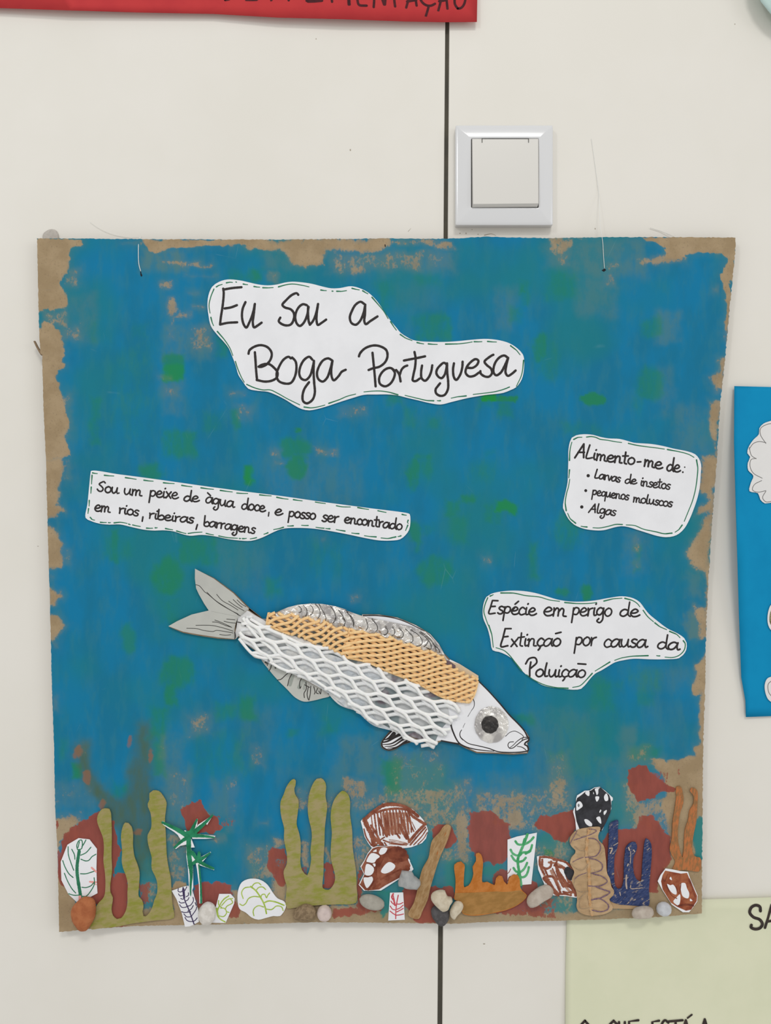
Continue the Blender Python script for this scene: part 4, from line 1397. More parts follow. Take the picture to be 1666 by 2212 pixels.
# title
tA = cA([(270, 90), (370, 97), (440, 112), (520, 130), (600, 138), (680, 130), (740, 115), (800, 108), (880, 113), (960, 125), (1050, 148), (1120, 162), (1190, 160), (1280, 145), (1350, 160), (1420, 195), (1480, 250), (1540, 330), (1600, 420)])
tB = cB([(405, 78), (440, 120), (500, 160), (550, 185), (620, 197), (740, 202), (850, 202), (960, 195), (1080, 183), (1190, 175), (1260, 178), (1340, 190), (1420, 215), (1490, 260), (1540, 315), (1552, 365), (1550, 450), (1530, 540), (1480, 610), (1430, 635), (1365, 660), (1200, 680), (1040, 708), (900, 742), (800, 765), (700, 752), (600, 728), (500, 705), (420, 685), (340, 675), (220, 675), (110, 678)])
tA2 = cA([(1290, 1060), (1180, 1095), (1090, 1125), (1000, 1150), (940, 1160), (880, 1150), (820, 1120), (740, 1070), (660, 1030), (600, 1008), (520, 1000), (440, 982), (400, 930), (360, 870), (340, 800), (310, 720), (280, 650), (245, 605), (190, 545), (135, 470), (115, 380), (107, 300), (115, 220), (145, 150), (200, 110)])
dA = [[(180, 150), (200, 138), (228, 130)], [(262, 117), (290, 112), (312, 114)], [(340, 110), (346, 112)], [(400, 127), (436, 132)], [(488, 147), (535, 153)], [(560, 157), (600, 158), (645, 156)], [(688, 150), (740, 135), (800, 127), (870, 135), (938, 150)], [(1035, 176), (1080, 181)], [(1128, 185), (1136, 185)], [(1165, 186), (1200, 187), (1245, 181)], [(1290, 162), (1350, 175)], [(1377, 182), (1420, 207)], [(1453, 235), (1500, 290), (1550, 350), (1585, 410)], [(160, 168), (135, 230), (120, 300), (128, 365)], [(135, 400), (145, 440), (157, 468)], [(188, 515), (240, 575), (290, 650), (315, 712)], [(335, 760), (355, 820), (385, 890), (408, 930)], [(428, 948), (490, 975), (560, 993), (620, 993), (680, 1020), (760, 1065), (862, 1115)], [(898, 1133), (950, 1140), (1010, 1132), (1068, 1117)], [(1100, 1103), (1180, 1075), (1250, 1045), (1320, 1027)]]
dB_ = [[(350, 20), (375, 60), (402, 97)], [(437, 135), (480, 165), (543, 190)], [(588, 208), (648, 220)], [(690, 220), (770, 225)], [(845, 222), (950, 220), (1030, 212), (1085, 202)], [(1102, 200), (1172, 200)], [(1223, 198), (1303, 203)], [(1430, 237), (1480, 275), (1515, 318)], [(1547, 368), (1540, 440), (1525, 510), (1495, 575), (1482, 602)], [(1420, 608), (1370, 628), (1290, 650), (1180, 665), (1093, 675)], [(1030, 688), (960, 695), (895, 708)], [(798, 731), (770, 731)], [(738, 732), (680, 730), (600, 712), (480, 683)], [(415, 678), (350, 658), (270, 645), (190, 645), (110, 652)]]
title_A = [
    [(236, 165), (240, 200), (232, 300), (218, 390), (210, 458)], [(240, 172), (310, 160), (385, 153)], [(248, 327), (300, 318), (348, 300)], [(210, 458), (270, 445), (350, 440)],
    [(418, 275), (395, 330), (390, 400), (405, 460), (425, 483), (450, 440), (480, 360), (495, 290)], [(495, 290), (485, 380), (478, 440), (488, 482), (515, 468), (550, 443)],
    [(850, 215), (838, 202), (800, 215), (750, 260), (720, 298), (740, 318), (790, 335), (815, 370), (808, 430), (785, 460), (745, 465), (705, 448), (690, 430), (703, 402)],
    [(920, 300), (890, 292), (860, 310), (835, 350), (825, 400), (838, 450), (862, 470), (890, 450), (920, 390), (935, 315)], [(930, 310), (930, 370), (935, 430), (945, 460)],
    [(945, 460), (970, 430), (995, 370), (1012, 290)], [(1012, 290), (1000, 380), (1000, 430), (1010, 462), (1040, 445), (1078, 418)],
    [(1390, 290), (1360, 272), (1320, 295), (1290, 345), (1272, 400), (1285, 445), (1320, 460), (1355, 430), (1385, 360), (1398, 295)], [(1398, 295), (1395, 380), (1390, 430), (1402, 455), (1440, 430), (1498, 392)],
    [(443, 697), (450, 670), (490, 640), (545, 627), (600, 645), (632, 690), (625, 740), (590, 785), (545, 805), (525, 803)], [(525, 803), (560, 785), (610, 782), (650, 810), (680, 850), (675, 890), (640, 915), (580, 925), (510, 912)], [(495, 685), (500, 750), (505, 830), (512, 905)],
    [(790, 735), (770, 722), (730, 745), (690, 810), (672, 870), (690, 920), (750, 942), (790, 935), (820, 890), (835, 820), (828, 760), (800, 728)],
    [(965, 745), (940, 722), (900, 745), (868, 800), (858, 860), (875, 900), (910, 912), (945, 880), (965, 820), (978, 760)], [(978, 755), (975, 840), (980, 930), (985, 1020), (965, 1075), (920, 1103), (890, 1085), (885, 1040), (900, 985), (938, 930)],
    [(1125, 750), (1095, 735), (1055, 750), (1020, 800), (1003, 860), (1015, 905), (1050, 925), (1085, 895), (1110, 830), (1130, 755)], [(1130, 755), (1120, 830), (1125, 890), (1140, 915), (1180, 880), (1205, 845), (1238, 828)]]
title_B = [
    [(65, 332), (75, 305), (120, 260), (190, 235), (250, 240), (310, 275), (322, 330), (300, 385), (250, 425), (190, 440), (152, 455)], [(187, 300), (195, 380), (205, 480), (215, 602)],
    [(385, 460), (350, 437), (310, 445), (270, 480), (247, 530), (255, 580), (300, 602), (345, 580), (378, 530), (388, 480), (370, 450)],
    [(400, 455), (425, 490), (440, 558)], [(432, 500), (450, 450), (475, 425), (500, 415)],
    [(565, 293), (575, 350), (570, 430), (555, 500), (550, 550), (575, 555), (612, 532)], [(470, 370), (530, 358), (600, 345), (660, 332)],
    [(633, 415), (625, 470), (630, 530), (660, 552), (690, 525), (715, 470), (725, 413)],
    [(855, 405), (830, 390), (795, 415), (768, 450), (762, 485), (785, 520), (810, 528), (835, 500), (850, 450), (858, 395)], [(858, 395), (860, 480), (868, 560), (865, 630), (835, 680), (795, 687), (760, 665), (755, 630), (775, 600), (795, 575)],
    [(920, 395), (912, 450), (920, 520), (940, 545), (975, 500), (995, 430), (998, 380)],
    [(1040, 435), (1090, 435), (1130, 405), (1140, 370), (1115, 357), (1070, 385), (1035, 430), (1025, 480), (1055, 512), (1100, 508), (1145, 478)],
    [(1275, 318), (1265, 322), (1230, 345), (1195, 380), (1215, 410), (1255, 445), (1262, 485), (1235, 515), (1195, 512), (1160, 485), (1158, 465)],
    [(1405, 345), (1375, 325), (1340, 335), (1300, 375), (1278, 430), (1278, 480), (1300, 503), (1340, 480), (1375, 420), (1408, 345)], [(1408, 345), (1390, 420), (1385, 480), (1405, 508), (1440, 490), (1475, 460)]]


def title_letters(mb, d):
    for st in title_A:
        mb.ribbon(cA(st), 5.3, d, wob=.05)
    for st in title_B:
        mb.ribbon(cB(st), 5.3, d, wob=.05)


note('title_note', 'large white cloud-shaped note reading Eu Sou a Boga Portuguesa', tA + tB + tA2, title_letters, [cA(k) for k in dA] + [cB(k) for k in dB_])

strip_outline = cC([(118, 80), (400, 112), (800, 165), (1200, 222)]) + cD([(0, 90), (400, 140), (800, 197), (1200, 250), (1590, 303), (1602, 310), (1608, 390), (1595, 460), (1560, 510), (1510, 548), (1420, 560), (1310, 558), (1200, 540), (1000, 498), (850, 470), (700, 448), (560, 440), (420, 445), (350, 463), (280, 495), (200, 533), (100, 562), (0, 560)]) + cC([(1450, 740), (1330, 715), (1200, 700), (1080, 708), (1000, 690), (920, 665), (820, 655), (740, 658), (640, 650), (520, 625), (400, 598), (300, 600), (200, 590), (120, 565), (68, 535), (85, 400), (100, 250), (114, 110)])
dC = [[(135, 97), (182, 104)], [(250, 120), (342, 127)], [(455, 143), (505, 150), (560, 159)], [(635, 168), (725, 178)], [(825, 193), (930, 201)], [(1003, 218), (1103, 232)], [(1190, 242), (1312, 257)], [(1378, 267), (1495, 282)], [(1538, 293), (1645, 297)], [(130, 120), (125, 205)], [(122, 235), (118, 295)], [(103, 365), (101, 420)], [(96, 445), (90, 492)], [(113, 530), (130, 550), (155, 556)], [(212, 577), (270, 580)], [(290, 581), (310, 581)], [(345, 583), (400, 577), (472, 588)], [(487, 595), (503, 600)], [(525, 603), (600, 618)], [(660, 634), (720, 635)], [(745, 631), (765, 630)], [(845, 638), (915, 650)], [(953, 662), (1045, 687)], [(1065, 686), (1120, 678), (1200, 673)], [(1240, 685), (1312, 700)], [(1363, 710), (1440, 725), (1545, 733)], [(1565, 735), (1578, 735)], [(1595, 736), (1632, 734)]]
dD = [[(180, 127), (290, 137)], [(342, 150), (400, 162), (450, 168)], [(500, 172), (583, 184)], [(708, 195), (803, 209)], [(907, 230), (960, 240), (1040, 242)], [(1110, 247), (1213, 265)], [(1300, 277), (1378, 293)], [(1530, 312), (1570, 320)], [(1587, 367), (1580, 385), (1587, 398)], [(1583, 415), (1562, 465)], [(1518, 515), (1490, 522)], [(1470, 525), (1400, 540), (1330, 535)], [(1283, 525), (1230, 522), (1172, 514)], [(1120, 495), (1052, 488)], [(988, 470), (905, 455)], [(845, 448), (805, 445)], [(790, 443), (713, 434)], [(640, 417), (577, 415)], [(498, 420), (443, 422)], [(405, 434), (370, 445), (312, 456)], [(258, 486), (220, 500)], [(150, 532), (90, 544)]]


def strip_letters(mb, d):
    lw = 3.7
    for w_, x0, x1, y0, y1, xh in (('Sou', 178, 385, 276, 300, 64), ('um', 435, 612, 308, 322, 66), ('peixe', 685, 962, 328, 352, 68), ('de', 1018, 1165, 372, 380, 60), ('àgua', 1232, 1505, 388, 437, 66),
                                  ('em', 150, 303, 468, 482, 66), ('rios', 388, 580, 490, 518, 60), ('ribeiras', 680, 1115, 540, 588, 58), ('barragens', 1215, 1715, 612, 690, 60)):
        write(mb, cC, w_, x0, x1, y0, y1, xh * .93, lw, d, cap=1.0, slant=.08)
    for w_, x0, x1, y0, y1, xh in (('doce', 5, 228, 262, 288, 62), ('e', 318, 390, 320, 318, 62), ('posso', 450, 708, 338, 362, 62), ('ser', 768, 925, 378, 392, 66), ('encontrado', 978, 1528, 390, 460, 60)):
        write(mb, cD, w_, x0, x1, y0, y1, xh * .93, lw, d, slant=.08)
    mb.ribbon(cC([(625, 525), (618, 567)]), lw, d)
    mb.ribbon(cC([(1155, 600), (1142, 646)]), lw, d)
    mb.ribbon(cD([(268, 292), (263, 328)]), lw * .8, d)


note('habitat_note', 'long slanted white paper strip with two handwritten lines, left of centre on the board', strip_outline, strip_letters, [cC(k) for k in dC] + [cD(k) for k in dD])

E_out = cE([(175, 125), (220, 100), (300, 88), (400, 95), (470, 115), (560, 132), (680, 138), (760, 158), (830, 178), (920, 185), (1020, 192), (1150, 215), (1250, 240), (1400, 270), (1480, 300), (1520, 345), (1543, 410), (1540, 500), (1530, 640), (1505, 760), (1465, 880), (1420, 990), (1370, 1080), (1310, 1140), (1250, 1168), (1170, 1178), (1080, 1165), (980, 1135), (870, 1100), (770, 1070), (700, 1062), (620, 1075), (540, 1098), (480, 1107), (380, 1102), (290, 1085), (200, 1045), (140, 985), (105, 920), (82, 870), (90, 790), (110, 700), (130, 600), (135, 480), (138, 380), (140, 250), (155, 170)])
dE = [[(195, 143), (235, 123), (282, 120)], [(330, 118), (380, 113), (430, 122), (470, 140), (560, 153), (640, 168), (702, 175)], [(773, 185), (860, 205), (980, 222), (1070, 233), (1155, 245)], [(1187, 250), (1270, 265), (1360, 285), (1420, 305), (1468, 333)], [(1495, 360), (1508, 440), (1500, 560), (1482, 680), (1450, 800), (1410, 900), (1365, 1010)], [(1343, 1050), (1310, 1095), (1268, 1125)], [(1235, 1135), (1160, 1142), (1060, 1120), (930, 1092), (840, 1055), (750, 1048)], [(710, 1044), (640, 1043), (560, 1063), (470, 1080), (398, 1078)], [(335, 1070), (272, 1062)], [(215, 1030), (160, 985), (130, 925)], [(115, 897), (105, 820), (118, 720), (140, 640), (152, 565)], [(150, 465), (143, 550)], [(150, 365), (152, 290), (162, 220), (175, 172)]]


def e_letters(mb, d):
    for w_, x0, x1, y0, y1, xh, lw, cap in (('ALimento', 207, 838, 335, 412, 72, 4.2, 1.2), ('me', 935, 1125, 428, 460, 74, 4.2, 1), ('de', 1175, 1315, 474, 490, 76, 4.0, 1), ('Larvas', 413, 685, 555, 598, 54, 3.3, 1.05), ('de', 733, 855, 608, 615, 52, 3.3, 1),
                                          ('insetos', 897, 1213, 632, 674, 56, 3.3, 1), ('pequenos', 387, 775, 730, 787, 54, 3.3, 1), ('moluscos', 822, 1235, 805, 860, 54, 3.3, 1), ('Algas', 352, 637, 913, 952, 56, 3.3, .95)):
        write(mb, cE, w_, x0, x1, y0, y1, xh, lw, d, cap, .10)
    mb.ribbon(cE([(868, 382), (905, 380)]), 4, d)
    for x, y, r in ((1370, 437, 8), (1350, 490, 10), (348, 527, 18), (322, 685, 16), (280, 858, 18)):
        q = cE([(x, y)])[0]
        mb.disc(q[0], q[1], r / 4.9, d)


note('food_note', 'white note at the right of the board with a bulleted list starting Alimento-me de', E_out, e_letters, [cE(k) for k in dE])

F_out = cF([(75, 105), (110, 82), (160, 68), (260, 57), (360, 60), (450, 75), (530, 98), (620, 125), (720, 140), (820, 140), (920, 130), (1000, 115), (1120, 100), (1200, 115), (1250, 145), (1280, 185), (1320, 235), (1380, 285), (1460, 345), (1540, 385), (1590, 420), (1608, 455), (1605, 510), (1580, 550), (1550, 573), (1430, 582), (1330, 582), (1200, 578), (1120, 590), (1060, 605), (1000, 640), (950, 670), (910, 690), (870, 730), (830, 780), (800, 808), (740, 815), (670, 808), (590, 800), (500, 778), (430, 735), (380, 700), (330, 650), (280, 585), (220, 545), (170, 525), (122, 512), (105, 430), (85, 350), (50, 265), (47, 200), (55, 150)])
dF = [[(85, 110), (65, 160), (55, 215), (70, 270), (88, 320)], [(93, 322), (115, 390), (127, 490)], [(103, 98), (127, 87)], [(185, 74), (280, 75), (380, 95), (480, 105), (560, 128), (635, 138)], [(675, 147), (760, 155), (850, 155), (920, 147)], [(975, 136), (1040, 120), (1113, 114)], [(1135, 115), (1190, 130), (1230, 155), (1250, 180)], [(1275, 207), (1310, 255), (1355, 295)], [(1365, 303), (1400, 330), (1455, 355)], [(1478, 368), (1530, 390), (1558, 417)], [(1583, 440), (1597, 460), (1590, 510), (1550, 552), (1500, 568), (1443, 565)], [(1403, 556), (1378, 554)], [(1313, 554), (1200, 558), (1110, 572), (1057, 590)], [(1020, 603), (960, 640), (907, 672)], [(885, 690), (840, 740), (790, 785), (735, 797)], [(700, 804), (620, 800), (520, 778), (430, 735), (383, 700)], [(343, 668), (290, 600), (255, 555), (210, 515), (148, 493)]]


def f_letters(mb, d):
    for w_, x0, x1, y0, y1, xh, lw, cap in (('Espécie', 92, 450, 232, 246, 58, 3.9, 1.0), ('em', 507, 682, 245, 255, 66, 3.9, 1), ('perigo', 728, 1033, 246, 252, 62, 3.9, 1), ('de', 1092, 1240, 252, 258, 58, 3.9, 1),
                                          ('Extinção', 185, 642, 485, 480, 60, 3.9, 1.32), ('por', 748, 912, 478, 478, 66, 3.9, 1), ('causa', 970, 1297, 488, 492, 62, 3.9, 1), ('da', 1380, 1543, 500, 512, 58, 3.9, 1), ('Poluição', 368, 832, 712, 722, 58, 3.9, 1.25)):
        write(mb, cF, w_.replace('ã', 'a'), x0, x1, y0, y1, xh, lw, d, cap, .08)
    mb.ribbon(cF([(605, 385), (646, 375)]), 3.9, d)
    mb.ribbon(cF([(776, 616), (836, 620)]), 3.9, d)


note('danger_note', 'white cloud-shaped note above the fish head, its text starting Espécie em perigo', F_out, f_letters, [cF(k) for k in dF])

# ------------------------------------------------------------------ the fish
fish = thing('fish_collage', 'big collage fish with foil back fin, apricot and white foam nets and a foil eye', 'fish collage', 755, 1430, BF)
tail_o = cG([(308, 70), (460, 150), (620, 270), (750, 400), (720, 440), (690, 455), (660, 470), (640, 520), (632, 560), (632, 645), (500, 632), (350, 610), (210, 585), (90, 540), (160, 500), (280, 445), (420, 412), (380, 350), (340, 280), (317, 230), (307, 150)])
body_o = cG([(655, 470), (700, 425), (750, 392), (845, 470), (900, 520), (915, 440), (1010, 425), (1200, 470)]) + cH([(60, 235), (250, 290), (450, 330), (700, 410), (840, 430), (880, 472), (960, 510), (1112, 605), (1112, 650), (1200, 740), (1300, 850), (1400, 960), (1500, 1060), (1530, 1108), (1530, 1140), (1512, 1158), (1528, 1200), (1515, 1240), (1400, 1250), (1250, 1242), (1100, 1238), (1000, 1195), (950, 1168), (880, 1156), (810, 1140), (740, 1175), (500, 1085), (300, 1020), (100, 890)]) + cG([(1500, 1170), (1400, 1085), (1100, 925), (930, 820), (840, 770), (740, 700), (670, 640), (640, 620), (640, 540)])
anal_o = cG([(850, 800), (920, 905), (980, 975), (1060, 1055), (1130, 1125), (1200, 1157), (1270, 1150), (1350, 1130), (1415, 1108), (1400, 1040), (1300, 980), (1100, 870), (950, 790)])
pelv_o = cH([(400, 1055), (345, 1110), (316, 1150), (318, 1188), (370, 1218), (430, 1208), (490, 1172), (600, 1130), (620, 1090), (500, 1060)])
rim_o = cH([(160, 104), (300, 105), (450, 130), (600, 190), (720, 265), (790, 345), (838, 435), (700, 430), (400, 320), (150, 240)])
cb0, cb1 = BF + .0002, BF + .0024
pz = cb1 + .0003
mm = MB()
mm.sheet(cG([(308, 75), (462, 148), (626, 268), (757, 398), (845, 466), (800, 520), (632, 649), (500, 642), (350, 620), (210, 594), (92, 544), (160, 505), (280, 450), (425, 416), (380, 355)]), cb0, cb1)
mm.build('tail_backing', M['card_edge'], fish)
mm = MB()
mm.sheet(body_o, cb0, cb1)
mm.build('body_backing', M['card_edge'], fish)
tail = MB()
tail.sheet(tail_o, cb1, pz)
tl = tail.build('tail', M['paper_grey'], fish)
mm = MB()
for st in ([(313, 202), (340, 208), (390, 262), (410, 275), (500, 350), (600, 410), (660, 440)], [(405, 262), (470, 325), (560, 385), (670, 450)], [(485, 280), (530, 330), (600, 370), (660, 408)], [(583, 335), (640, 375), (710, 415)], [(620, 322), (660, 360), (695, 387)], [(652, 325), (690, 360), (725, 380)],
           [(315, 533), (380, 532), (450, 535), (540, 555), (618, 580)], [(240, 557), (320, 560), (380, 575), (460, 583), (480, 575), (560, 585), (618, 595)], [(510, 608), (560, 614), (600, 610)], [(450, 505), (490, 508), (560, 535), (610, 550)], [(470, 490), (520, 508), (600, 545)], [(545, 500), (600, 512), (640, 515)], [(567, 482), (635, 488)], [(640, 430), (665, 450), (680, 455)]):
    mm.ribbon(cG(st), 1.25, pz + .00006)
mm.build('ink_rays', M['fineink'], tl, kind='stuff')
mm = MB()
mm.ribbon(cG([(440, 418), (540, 438), (650, 460)]), .7, pz + .00005)
mm.build('crease', plain('paper_crease', (168, 168, 163)), tl)
mm = MB()
mm.sheet(catmull(anal_o, 5, True), cb0, BF + .0016)
an = mm.build('anal_fin', M['paper_grey'], fish)
mm = MB()
mg = MB()
for st in ([(900, 815), (880, 840), (910, 830)], [(985, 980), (1010, 975), (1055, 935), (1070, 925)], [(1100, 930), (1080, 970), (1065, 1028)], [(1180, 965), (1165, 1000), (1168, 1050), (1175, 1035)], [(1215, 1000), (1220, 1050), (1200, 1090), (1203, 1125)], [(1235, 1040), (1225, 1100), (1235, 1140)],
           [(1255, 1030), (1250, 1100), (1240, 1145)], [(1205, 1020), (1245, 1040)], [(1280, 1035), (1290, 1080), (1285, 1095)], [(1310, 1050), (1300, 1085), (1318, 1092)], [(1340, 1055), (1335, 1095), (1322, 1070)], [(1390, 1075), (1400, 1095)], [(935, 840), (925, 890), (912, 905)], [(965, 870), (962, 885), (975, 880)], [(890, 850), (915, 820), (898, 862)], [(885, 830), (905, 845)]):
    mm.ribbon(cG(st), 1.7, BF + .0017)
mm.build('ink_rays', M['fineink'], an, kind='stuff')
for st, w_ in (([(1110, 940), (1085, 1020)], 7), ([(1195, 970), (1160, 1040)], 8), ([(1215, 990), (1200, 1050)], 6), ([(930, 870), (915, 895)], 4)):
    mg.ribbon(cG(st), w_, BF + .00165)
mg.build('grey_wash', plain('grey_green_ink_wash', (146, 152, 145), (160, 164, 158), 200), an, kind='stuff')
mm = MB()
mm.sheet(catmull(pelv_o, 5, True), cb0, BF + .0014)
pf = mm.build('pelvic_fin_backing', M['card_edge'], fish)
mm = MB()
mm.sheet(catmull(inset(pelv_o, 1.2), 5, True), BF + .0014, BF + .0017)
pf = mm.build('pelvic_fin', M['paper_hi'], fish)
mm = MB()
z_ = BF + .00176
for st, w0, w1 in (([(400, 1060), (350, 1112), (324, 1152), (326, 1182), (370, 1210), (430, 1198), (490, 1165), (590, 1128)], 3, 3), ([(330, 1150), (370, 1140), (430, 1105), (470, 1085)], 3, 7), ([(345, 1130), (380, 1115), (420, 1080)], 2, 9), ([(330, 1168), (400, 1160), (470, 1120), (510, 1095)], 1.6, 5),
                  ([(345, 1185), (420, 1175), (490, 1130), (540, 1105)], 1.4, 5), ([(370, 1198), (440, 1188), (510, 1145), (570, 1115)], 1.4, 4)):
    mm.ribbon(cH(st), w0, z_, w1)
mm.build('ink_stripes', M['ink'], pf, kind='stuff')
# body card seen through the nets, head paper
mm = MB()
hb = cG([(660, 470), (720, 430), (840, 480), (1000, 480), (1200, 500)]) + cH([(100, 300), (400, 350), (700, 420), (880, 475), (940, 640), (900, 820), (890, 1000), (740, 1165), (500, 1080), (300, 1010), (100, 880)]) + cG([(1400, 1075), (1100, 915), (930, 810), (840, 765), (740, 695), (672, 640), (645, 560)])
mm.sheet(hb, cb1, pz, lambda x, y: .0002 * math.sin(x * .11) * math.sin(y * .13), 16)
mm.build('body_card', M['body'], fish)
hd = cH([(880, 472), (960, 510), (1112, 605), (1112, 650), (1200, 740), (1300, 850), (1400, 960), (1500, 1060), (1523, 1108), (1526, 1135), (1508, 1156), (1522, 1200), (1508, 1232), (1400, 1240), (1250, 1232), (1100, 1226), (1000, 1185), (950, 1160), (880, 1148), (810, 1135), (760, 1140), (800, 1050), (880, 960), (860, 830), (800, 700), (820, 540)])
mm = MB()
mm.sheet(hd, pz, pz + .0003)
head = mm.build('head', M['paper_hi'], fish)
hz = pz + .00036
mm = MB()
for st, w0, w1 in (([(1110, 645), (1200, 735), (1290, 835), (1370, 930), (1440, 1000), (1490, 1058), (1515, 1108)], 2.6, 3.2), ([(1335, 1100), (1370, 1068), (1410, 1058), (1450, 1075), (1480, 1100), (1478, 1115), (1468, 1130)], 1.2, 1.4),
                  ([(1515, 1110), (1480, 1110), (1430, 1140), (1400, 1170), (1365, 1197)], 2, 1.2), ([(1400, 1145), (1365, 1150), (1354, 1175), (1368, 1198), (1395, 1195), (1430, 1168), (1480, 1130), (1520, 1118)], 1.6, 2.2), ([(1430, 1182), (1470, 1190), (1500, 1210)], 1.4, 2),
                  ([(1524, 1112), (1524, 1132), (1500, 1150), (1490, 1166), (1512, 1180), (1520, 1215), (1500, 1222)], 3.6, 3.2), ([(884, 990), (900, 1050), (950, 1150), (1000, 1182), (1080, 1205), (1200, 1220), (1240, 1222)], 3.6, 1.6),
                  ([(968, 1110), (990, 1130), (1030, 1158), (1120, 1180), (1200, 1200), (1270, 1225), (1350, 1232), (1450, 1230), (1510, 1222)], 1.6, 2.8), ([(1062, 780), (1078, 820), (1075, 860), (1055, 890)], 2.0, 1.0), ([(1055, 890), (1025, 940)], .7, .9), ([(1003, 992), (985, 1030)], .7, .8),
                  ([(975, 1048), (963, 1068), (960, 1088), (968, 1110), (985, 1128)], 1.5, 2.4), ([(810, 1136), (880, 1150), (950, 1162)], 3, 3.4), ([(915, 812), (928, 820)], 3, 2), ([(880, 990), (886, 1010)], 3.5, 2.5)):
    mm.ribbon(cH(st), w0, hz, w1)
mm.build('ink_lines', M['ink'], head, kind='stuff')
# patches: cream paper near the nape, purple shadow patch, tail wrap
mm = MB()
mm.sheet(cH([(830, 470), (960, 512), (1112, 606), (1108, 640), (1000, 600), (880, 545)]), pz + .0003, pz + .0008)
mm.build('cream_paper_strip', plain('cream_card', (216, 198, 170), (205, 186, 158), 60), fish)
mm = MB()
mm.sheet(cH([(825, 475), (870, 480), (925, 520), (925, 545), (885, 540), (850, 515)]), pz + .0008, pz + .001)
mm.build('purple_patch', plain('dusky_purple', (112, 96, 104)), fish)
mm = MB()
mm.sheet(cG([(715, 425), (745, 405), (840, 470), (800, 520), (760, 470)]), pz, pz + .0002)
mm.build('tail_ink_edge', M['card_edge'], fish)
wrap_fn = lambda x, y: .0012 + .0005 * math.sin(x * .21 + 1) * math.cos(y * .17)
mm = MB()
mm.sheet(catmull(cG([(720, 425), (735, 412), (790, 445), (870, 490), (930, 530), (1050, 590), (1180, 640), (1350, 700), (1480, 730), (1500, 760), (1400, 745), (1250, 715), (1100, 680), (1000, 640), (900, 600), (850, 620), (780, 625), (700, 610), (665, 620), (640, 648), (636, 600), (648, 545), (660, 480), (690, 455)]), 5, True), pz, pz + .0004, wrap_fn, 9, .3)
mm.build('tissue_wrap', plain('white_tissue', (222, 222, 221), (206, 206, 206), 90, 0.8, .6, 260), fish, True)
mm = MB()
mm.ribbon(cG([(655, 505), (690, 515), (720, 538)]), 1.6, pz + .0022, 2.4)
mm.ribbon(cG([(633, 592), (638, 620), (634, 640)]), 2.2, pz + .0022)
mm.build('pen_marks', M['ink'], fish)
# loose crinkled film under and below the white net
mm = MB()
film_o = cG([(980, 720), (1100, 700), (1300, 745), (1500, 800)]) + cH([(60, 500), (200, 520), (330, 580), (350, 700), (240, 780), (230, 900), (300, 980), (440, 1060), (560, 1120), (420, 1060), (250, 1010), (110, 895), (0, 850)]) + cG([(1530, 1195), (1400, 1090), (1200, 975), (1000, 880), (900, 800), (880, 760)])
mm.sheet(catmull(film_o, 6, True), pz + .0003, pz + .00045, lambda x, y: .0006 + .0005 * math.sin(x * .37 + y * .1) * math.cos(y * .31 - x * .12), 7, .4)
mm.build('crinkled_film', M['film'], fish)
for o_ in (cG([(665, 640), (700, 665), (760, 735), (900, 800), (1000, 850), (960, 865), (860, 815), (790, 795), (750, 750), (700, 700)]), cG([(1400, 1085), (1500, 1130), (1600, 1190), (1666, 1240), (1600, 1225), (1500, 1190), (1430, 1130)])):
    mm = MB()
    mm.sheet(catmull(o_, 4, True), BF + .0015, BF + .0018, lambda x, y: .001 + .0006 * math.sin(x * .4) * math.sin(y * .3), 7, .35)
    mm.build('loose_film', M['film'], fish)

# foil back fin: black-rimmed paper behind, crumpled foil in front
mm = MB()
mm.sheet(rim_o, cb0, cb1)
mm.build('fin_backing', M['card_edge'], fish)
mm = MB()
mm.sheet(inset(rim_o, .6), cb1, cb1 + .0002)
rimp = mm.build('fin_paper', M['paper_hi'], fish)
mm = MB()
mm.ribbon(cH([(170, 112), (300, 114), (450, 140), (590, 198), (700, 262), (770, 340)]), 2.6, cb1 + .00026, 1.6)
mm.build('ink_line', M['ink'], rimp)
foil_o = cG([(910, 450), (1010, 410), (1070, 385), (1150, 365), (1250, 355), (1350, 358), (1450, 375), (1550, 405)]) + cH([(20, 66), (100, 95), (180, 122), (300, 145), (430, 172), (560, 200), (680, 245), (745, 310), (800, 370), (838, 438), (870, 480), (700, 440), (450, 330), (200, 290), (60, 270)]) + cG([(1500, 620), (1300, 560), (1100, 500), (930, 480)])


def foil_fn(x, y):
    r = random.Random(int(x * 17) * 31 + int(y * 13))
    return .0008 + r.uniform(-.0005, .0006)


